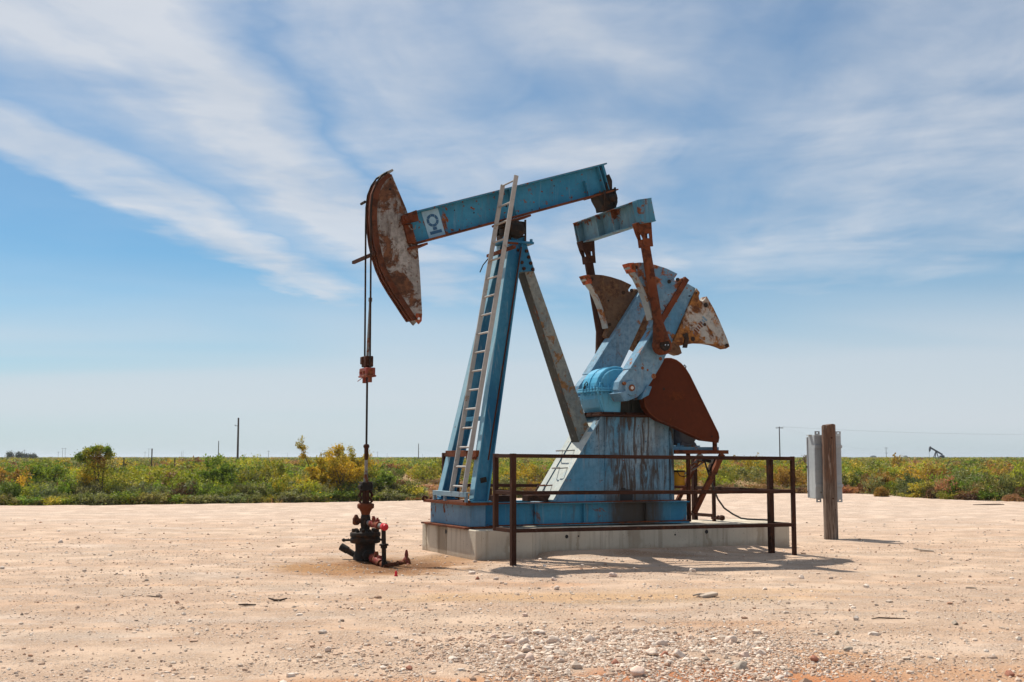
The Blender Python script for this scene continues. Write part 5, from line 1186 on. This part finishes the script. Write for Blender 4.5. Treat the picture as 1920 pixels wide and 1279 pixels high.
# rounded dry bushes at the pad edge on the right
def tumble(px, Y, R_, H_, pn, label, seed):
    r = np.random.default_rng(seed); n = 3800
    d = r.normal(0, 1, (n, 3)); d /= np.linalg.norm(d, axis=1)[:, None]; d[:, 2] = np.abs(d[:, 2]); rr = r.uniform(.55, 1.04, (n, 1))*(1+.12*np.sin(d[:, :1]*7)*np.cos(d[:, 1:2]*6))
    P = d*rr*[R_, R_, H_]; a = d*.6+r.normal(0, .5, (n, 3)); a /= np.linalg.norm(a, axis=1)[:, None]; b = np.cross(a, r.normal(0, 1, (n, 3))); b /= np.linalg.norm(b, axis=1)[:, None]
    l = .05*r.uniform(.6, 1.3, (n, 1)); w_ = l*.16; V = np.stack([P-a*l, P+b*w_, P+a*l, P-b*w_], 1).reshape(-1, 3)
    pal = np.array(PAL[pn]); Cc = np.repeat(pal[r.integers(0, 4, n)]*r.uniform(.75, 1.2, (n, 1)), 4, 0)
    o = empty('dry_bush', (at(px, Y), Y, -.05), 0, label=label, cat='dry bush'); np_mesh('foliage', V, np.arange(n*4).reshape(-1, 4), ML, Cc, parent=o)
    mb = MB()
    for k in range(26):
        q = d[k]*[R_*.8, R_*.8, H_*.8]; mb.tube([(0,0,0), tuple(q*.5+[0,0,.03]), tuple(q)], [.01,.006,.003], 4)
    mb.build('stems', MST2, o)
tumble(1647,46.6,.28,.42,'orange','small rounded orange bush at the corner of the pad edge right of the post',1)
tumble(1742,44.9,.27,.40,'brown','rounded reddish brown bush between the two orange ones at the pad edge',2)
tumble(1830,43.6,.36,.50,'orange','largest rounded orange brown bush at the right pad edge',3)
tumble(1853,43.4,.24,.34,'orange','low orange bush joined to the right side of the largest rounded one',4)
tumble(1892,42.3,.40,.26,'dry','flat reddish dry bush near the right edge of the picture',5)
tumble(1915,42.6,.45,.55,'brown','brown dry bush cut off by the right edge of the picture',6)
# dark far trees at the left horizon
for i, (px, tp, w_) in enumerate(((22,846,2.4),(41,845,2.6),(51,850,2.0),(65,850,2.4),(1732,855,2.0),(4,853,3))):
    Y = 420.; H_ = HC+(856.5-tp)/2214*Y
    if i < 4: shrub('far_tree','tree',['round dark tree far off near the left edge','taller dark tree far off beside the far pole','low dark tree joined to the taller far one','low rounded dark tree right of the far pole'][i], at(px,Y),Y,300+i,w_*.62,H_,9,700,.28,[(.045,.06,.04),(.06,.08,.045),(.035,.045,.035),(.07,.08,.05)],.5,sr=.12,zoff=-.2,spread=.8)

# the mass of scrub: low brush along the pad edge and mesquite flats to the horizon
def merge(parts): 
    V = []; F = []; Cc = []; b = 0
    for v, f, c in parts: V.append(v); F.append(f+b); Cc.append(c); b += len(v)
    return np.concatenate(V), np.concatenate(F), np.concatenate(Cc)
kinds = ['green','lime','olive','sage','mustard','orange','dry','brown']
def variants(nl, ls, sg, k=3, H=1.0, R=.9, ns=9, skirt=0):
    d = {}
    for j, pn in enumerate(kinds): d[pn] = [bush_data(500+j*10+i, R, H, ns, nl, ls, PAL[pn], sg, skirt=skirt)[1:] for i in range(k)]
    return d
def place(parts, var, pn, X_, Y_, sx, sz, r):
    V, F, Cc = var[pn][r.integers(0, len(var[pn]))]; a = r.uniform(0, 6.283); ca, sa = math.cos(a), math.sin(a)
    W = np.empty_like(V); W[:, 0] = (V[:, 0]*ca-V[:, 1]*sa)*sx+X_; W[:, 1] = (V[:, 0]*sa+V[:, 1]*ca)*sx+Y_; W[:, 2] = V[:, 2]*sz-.06
    parts.append((W, F, Cc*r.uniform(.62, 1.3)*np.array([r.uniform(.88, 1.2), 1, r.uniform(.8, 1.1)])))
r = np.random.default_rng(23)
v1 = variants(1150, .042, .06, skirt=160, H=.62, R=.6, ns=15)      # low brush
parts = []
for X_ in np.arange(-34, -3.6, .30):
    for row in range(4):
        x = X_+r.uniform(-.25, .25); y = float(edge_y(x))+.25+row*.8+r.uniform(-.15, .5)
        pn = r.choice(['sage','olive','green','lime','brown'], p=[.36,.30,.16,.12,.06])
        place(parts, v1, pn, x, y, r.uniform(.7, 1.1), r.uniform(.75, 1.25)*(1 if row else .62), r)
for X_ in np.arange(14.2, 40, .28):
    for row in range(5):
        x = X_+r.uniform(-.25, .25); y = float(edge_y(x))+.6+row*.75+r.uniform(-.15, .5)
        if row == 0 and r.random() < .5: continue
        pn = r.choice(['olive','sage','green','brown','dry','lime'], p=[.34,.14,.28,.08,.08,.08])
        place(parts, v1, pn, x, y, r.uniform(.65, 1.05), r.uniform(.8, 1.5)*(1 if row else .5), r)
for X_ in np.arange(-3.6, 14.5, .42):
    for row in range(3):
        x = X_+r.uniform(-.25, .25); y = float(edge_y(x))+.3+row*.8+r.uniform(-.1, .5)
        dry = -4.2 < x < -.5
        pn = r.choice(['dry','brown','olive'], p=[.72,.16,.12]) if dry else r.choice(['brown','olive','sage','dry'], p=[.3,.35,.15,.2])
        place(parts, v1, pn, x, y, r.uniform(.5, .8), r.uniform(.35, .75)*(.6 if dry else 1), r)
V, F, Cc = merge(parts); np_mesh('low_brush', V, F, ML, Cc, label='low grey green and brown brush growing along the edge of the gravel pad', cat='brush', kind='stuff')
parts = []
va = variants(1250, .058, .085, skirt=60, H=1.15, R=.95, ns=13)
vb = variants(480, .095, .11, H=1.15, R=1.05, ns=11)
vc = variants(220, .115, .20, k=2, H=1.15, R=1.25, skirt=30)
vd = variants(90, .21, .25, k=2, H=1.2, R=1.5, skirt=10)
def zone(y0, y1, dens, var, sxr, szr):
    n = int(dens*(y1**2-y0**2)/2*1.0)
    Y_ = np.sqrt(r.uniform(y0**2, y1**2, n)); X_ = r.uniform(-.53, .53, n)*Y_
    if y1 < 151:      # scrub goes on to both sides of the view
        m_s = int(n*.45); Y2 = np.sqrt(r.uniform(y0**2, y1**2, m_s)); X2 = (.53+r.uniform(0, .45, m_s))*Y2*np.where(r.random(m_s) < .5, -1, 1); X_ = np.concatenate([X_, X2]); Y_ = np.concatenate([Y_, Y2])
    for x, y in zip(X_, Y_):
        if y < edge_y(x)+1.6: continue
        t = x/y; c = fbm(np.array([x*.09+3]), np.array([y*.05]), 3)[0]
        gap = fbm(np.array([x*.16]), np.array([y*.10+9]), 3)[0]
        if gap > .15: continue
        if -.112 < t < -.035 and y < 74: pn = r.choice(['dry','brown','olive'], p=[.82,.12,.06]); k = .33
        else:
            k = 1.
            w_ = np.array([.27,.31,.18,.02,.10,.03,.06,.03]); w_ = w_*np.exp(np.array([c*6, c*3, 0, 0, -c*8, -c*8, -c*6, 0])); w_ /= w_.sum(); pn = r.choice(kinds, p=w_)
        place(parts, var, pn, x, y, r.uniform(*sxr), r.uniform(*szr)*k*(1.4 if r.random() < .05 and y < 160 else 1), r)
zone(41, 62, .30, va, (.5, 1.25), (.4, 1.08)); zone(62, 78, .24, va, (.6, 1.35), (.5, 1.08))
zone(75, 150, .11, vb, (.7, 1.6), (.55, 1.2))
zone(150, 330, .038, vc, (.9, 1.7), (.75, 1.15))
zone(330, 800, .0085, vd, (1.2, 2.4), (.8, 1.12))
V, F, Cc = merge(parts); print('scrub quads', len(F)); np_mesh('scrub', V, F, ML, Cc, label='wide flat of green and yellow mesquite scrub reaching to the horizon', cat='scrub', kind='stuff')
# dry grass tufts between the shrubs and at the pad edge
n = 26000; Y_ = 40+r.random(n)**1.3*26; X_ = r.uniform(-.5, .5, n)*Y_*1.0
k = (Y_ > edge_y(X_)-.35+.5*fbm(X_*1.5, Y_*1.5, 3)*3); X_, Y_ = X_[k], Y_[k]; n = len(X_)
h = r.uniform(.06, .22, n); a = r.uniform(0, 6.283, n); w_ = r.uniform(.006, .014, n); lx = r.normal(0, .06, n); ly = r.normal(0, .06, n)
b_ = np.stack([X_, Y_, np.full(n, -.08)], -1); dxy = np.stack([np.cos(a)*w_, np.sin(a)*w_, np.zeros(n)], -1); tp = b_+np.stack([lx, ly, h+.05], -1)
V = np.stack([b_-dxy, b_+dxy, tp+dxy*.3, tp-dxy*.3], 1).reshape(-1, 3); pal = np.array([(.42,.29,.16),(.36,.21,.12),(.46,.36,.2),(.24,.24,.08),(.3,.16,.1)])
Cc = np.repeat(pal[r.integers(0, 5, n)], 4, 0); np_mesh('dry_grass', V, np.arange(n*4).reshape(-1, 4), ML, Cc, label='thin reddish dry grass between the shrubs behind the pad', cat='grass', kind='stuff')
# pale far structures on the right horizon
for i, (px, w_) in enumerate(((1634,7),(1694,4.5))):
    mb = MB(); mb.prism([(-w_/2,0),(w_/2,0),(w_/2,2.6),(0,3.3),(-w_/2,2.6)], -2, 2); o = mb.build('far_shed', M['paleline'], label=['pale low shed on the horizon left of the small far pole', 'tiny pale shed on the horizon right of the small far pole'][i], cat='shed'); o.location = (at(px, 1500), 1500, -.1)

# ------------------------------------------------------------------ air over the flats
hm = bpy.data.materials.new('thin_haze'); hm.use_nodes = True; nt = hm.node_tree; nt.nodes.remove(nt.nodes['Principled BSDF'])
pv = nt.nodes.new('ShaderNodeVolumePrincipled'); pv.inputs['Color'].default_value = (.80, .88, .97, 1); pv.inputs['Density'].default_value = .00017; pv.inputs['Anisotropy'].default_value = .3
nt.links.new(pv.outputs[0], nt.nodes['Material Output'].inputs['Volume'])
mb = MB(); mb.span(-6800, 6800, -700, 9900, -1.6, 14.0); mb.build('haze', hm, label='thin pale haze over the far flats', cat='haze', kind='stuff')
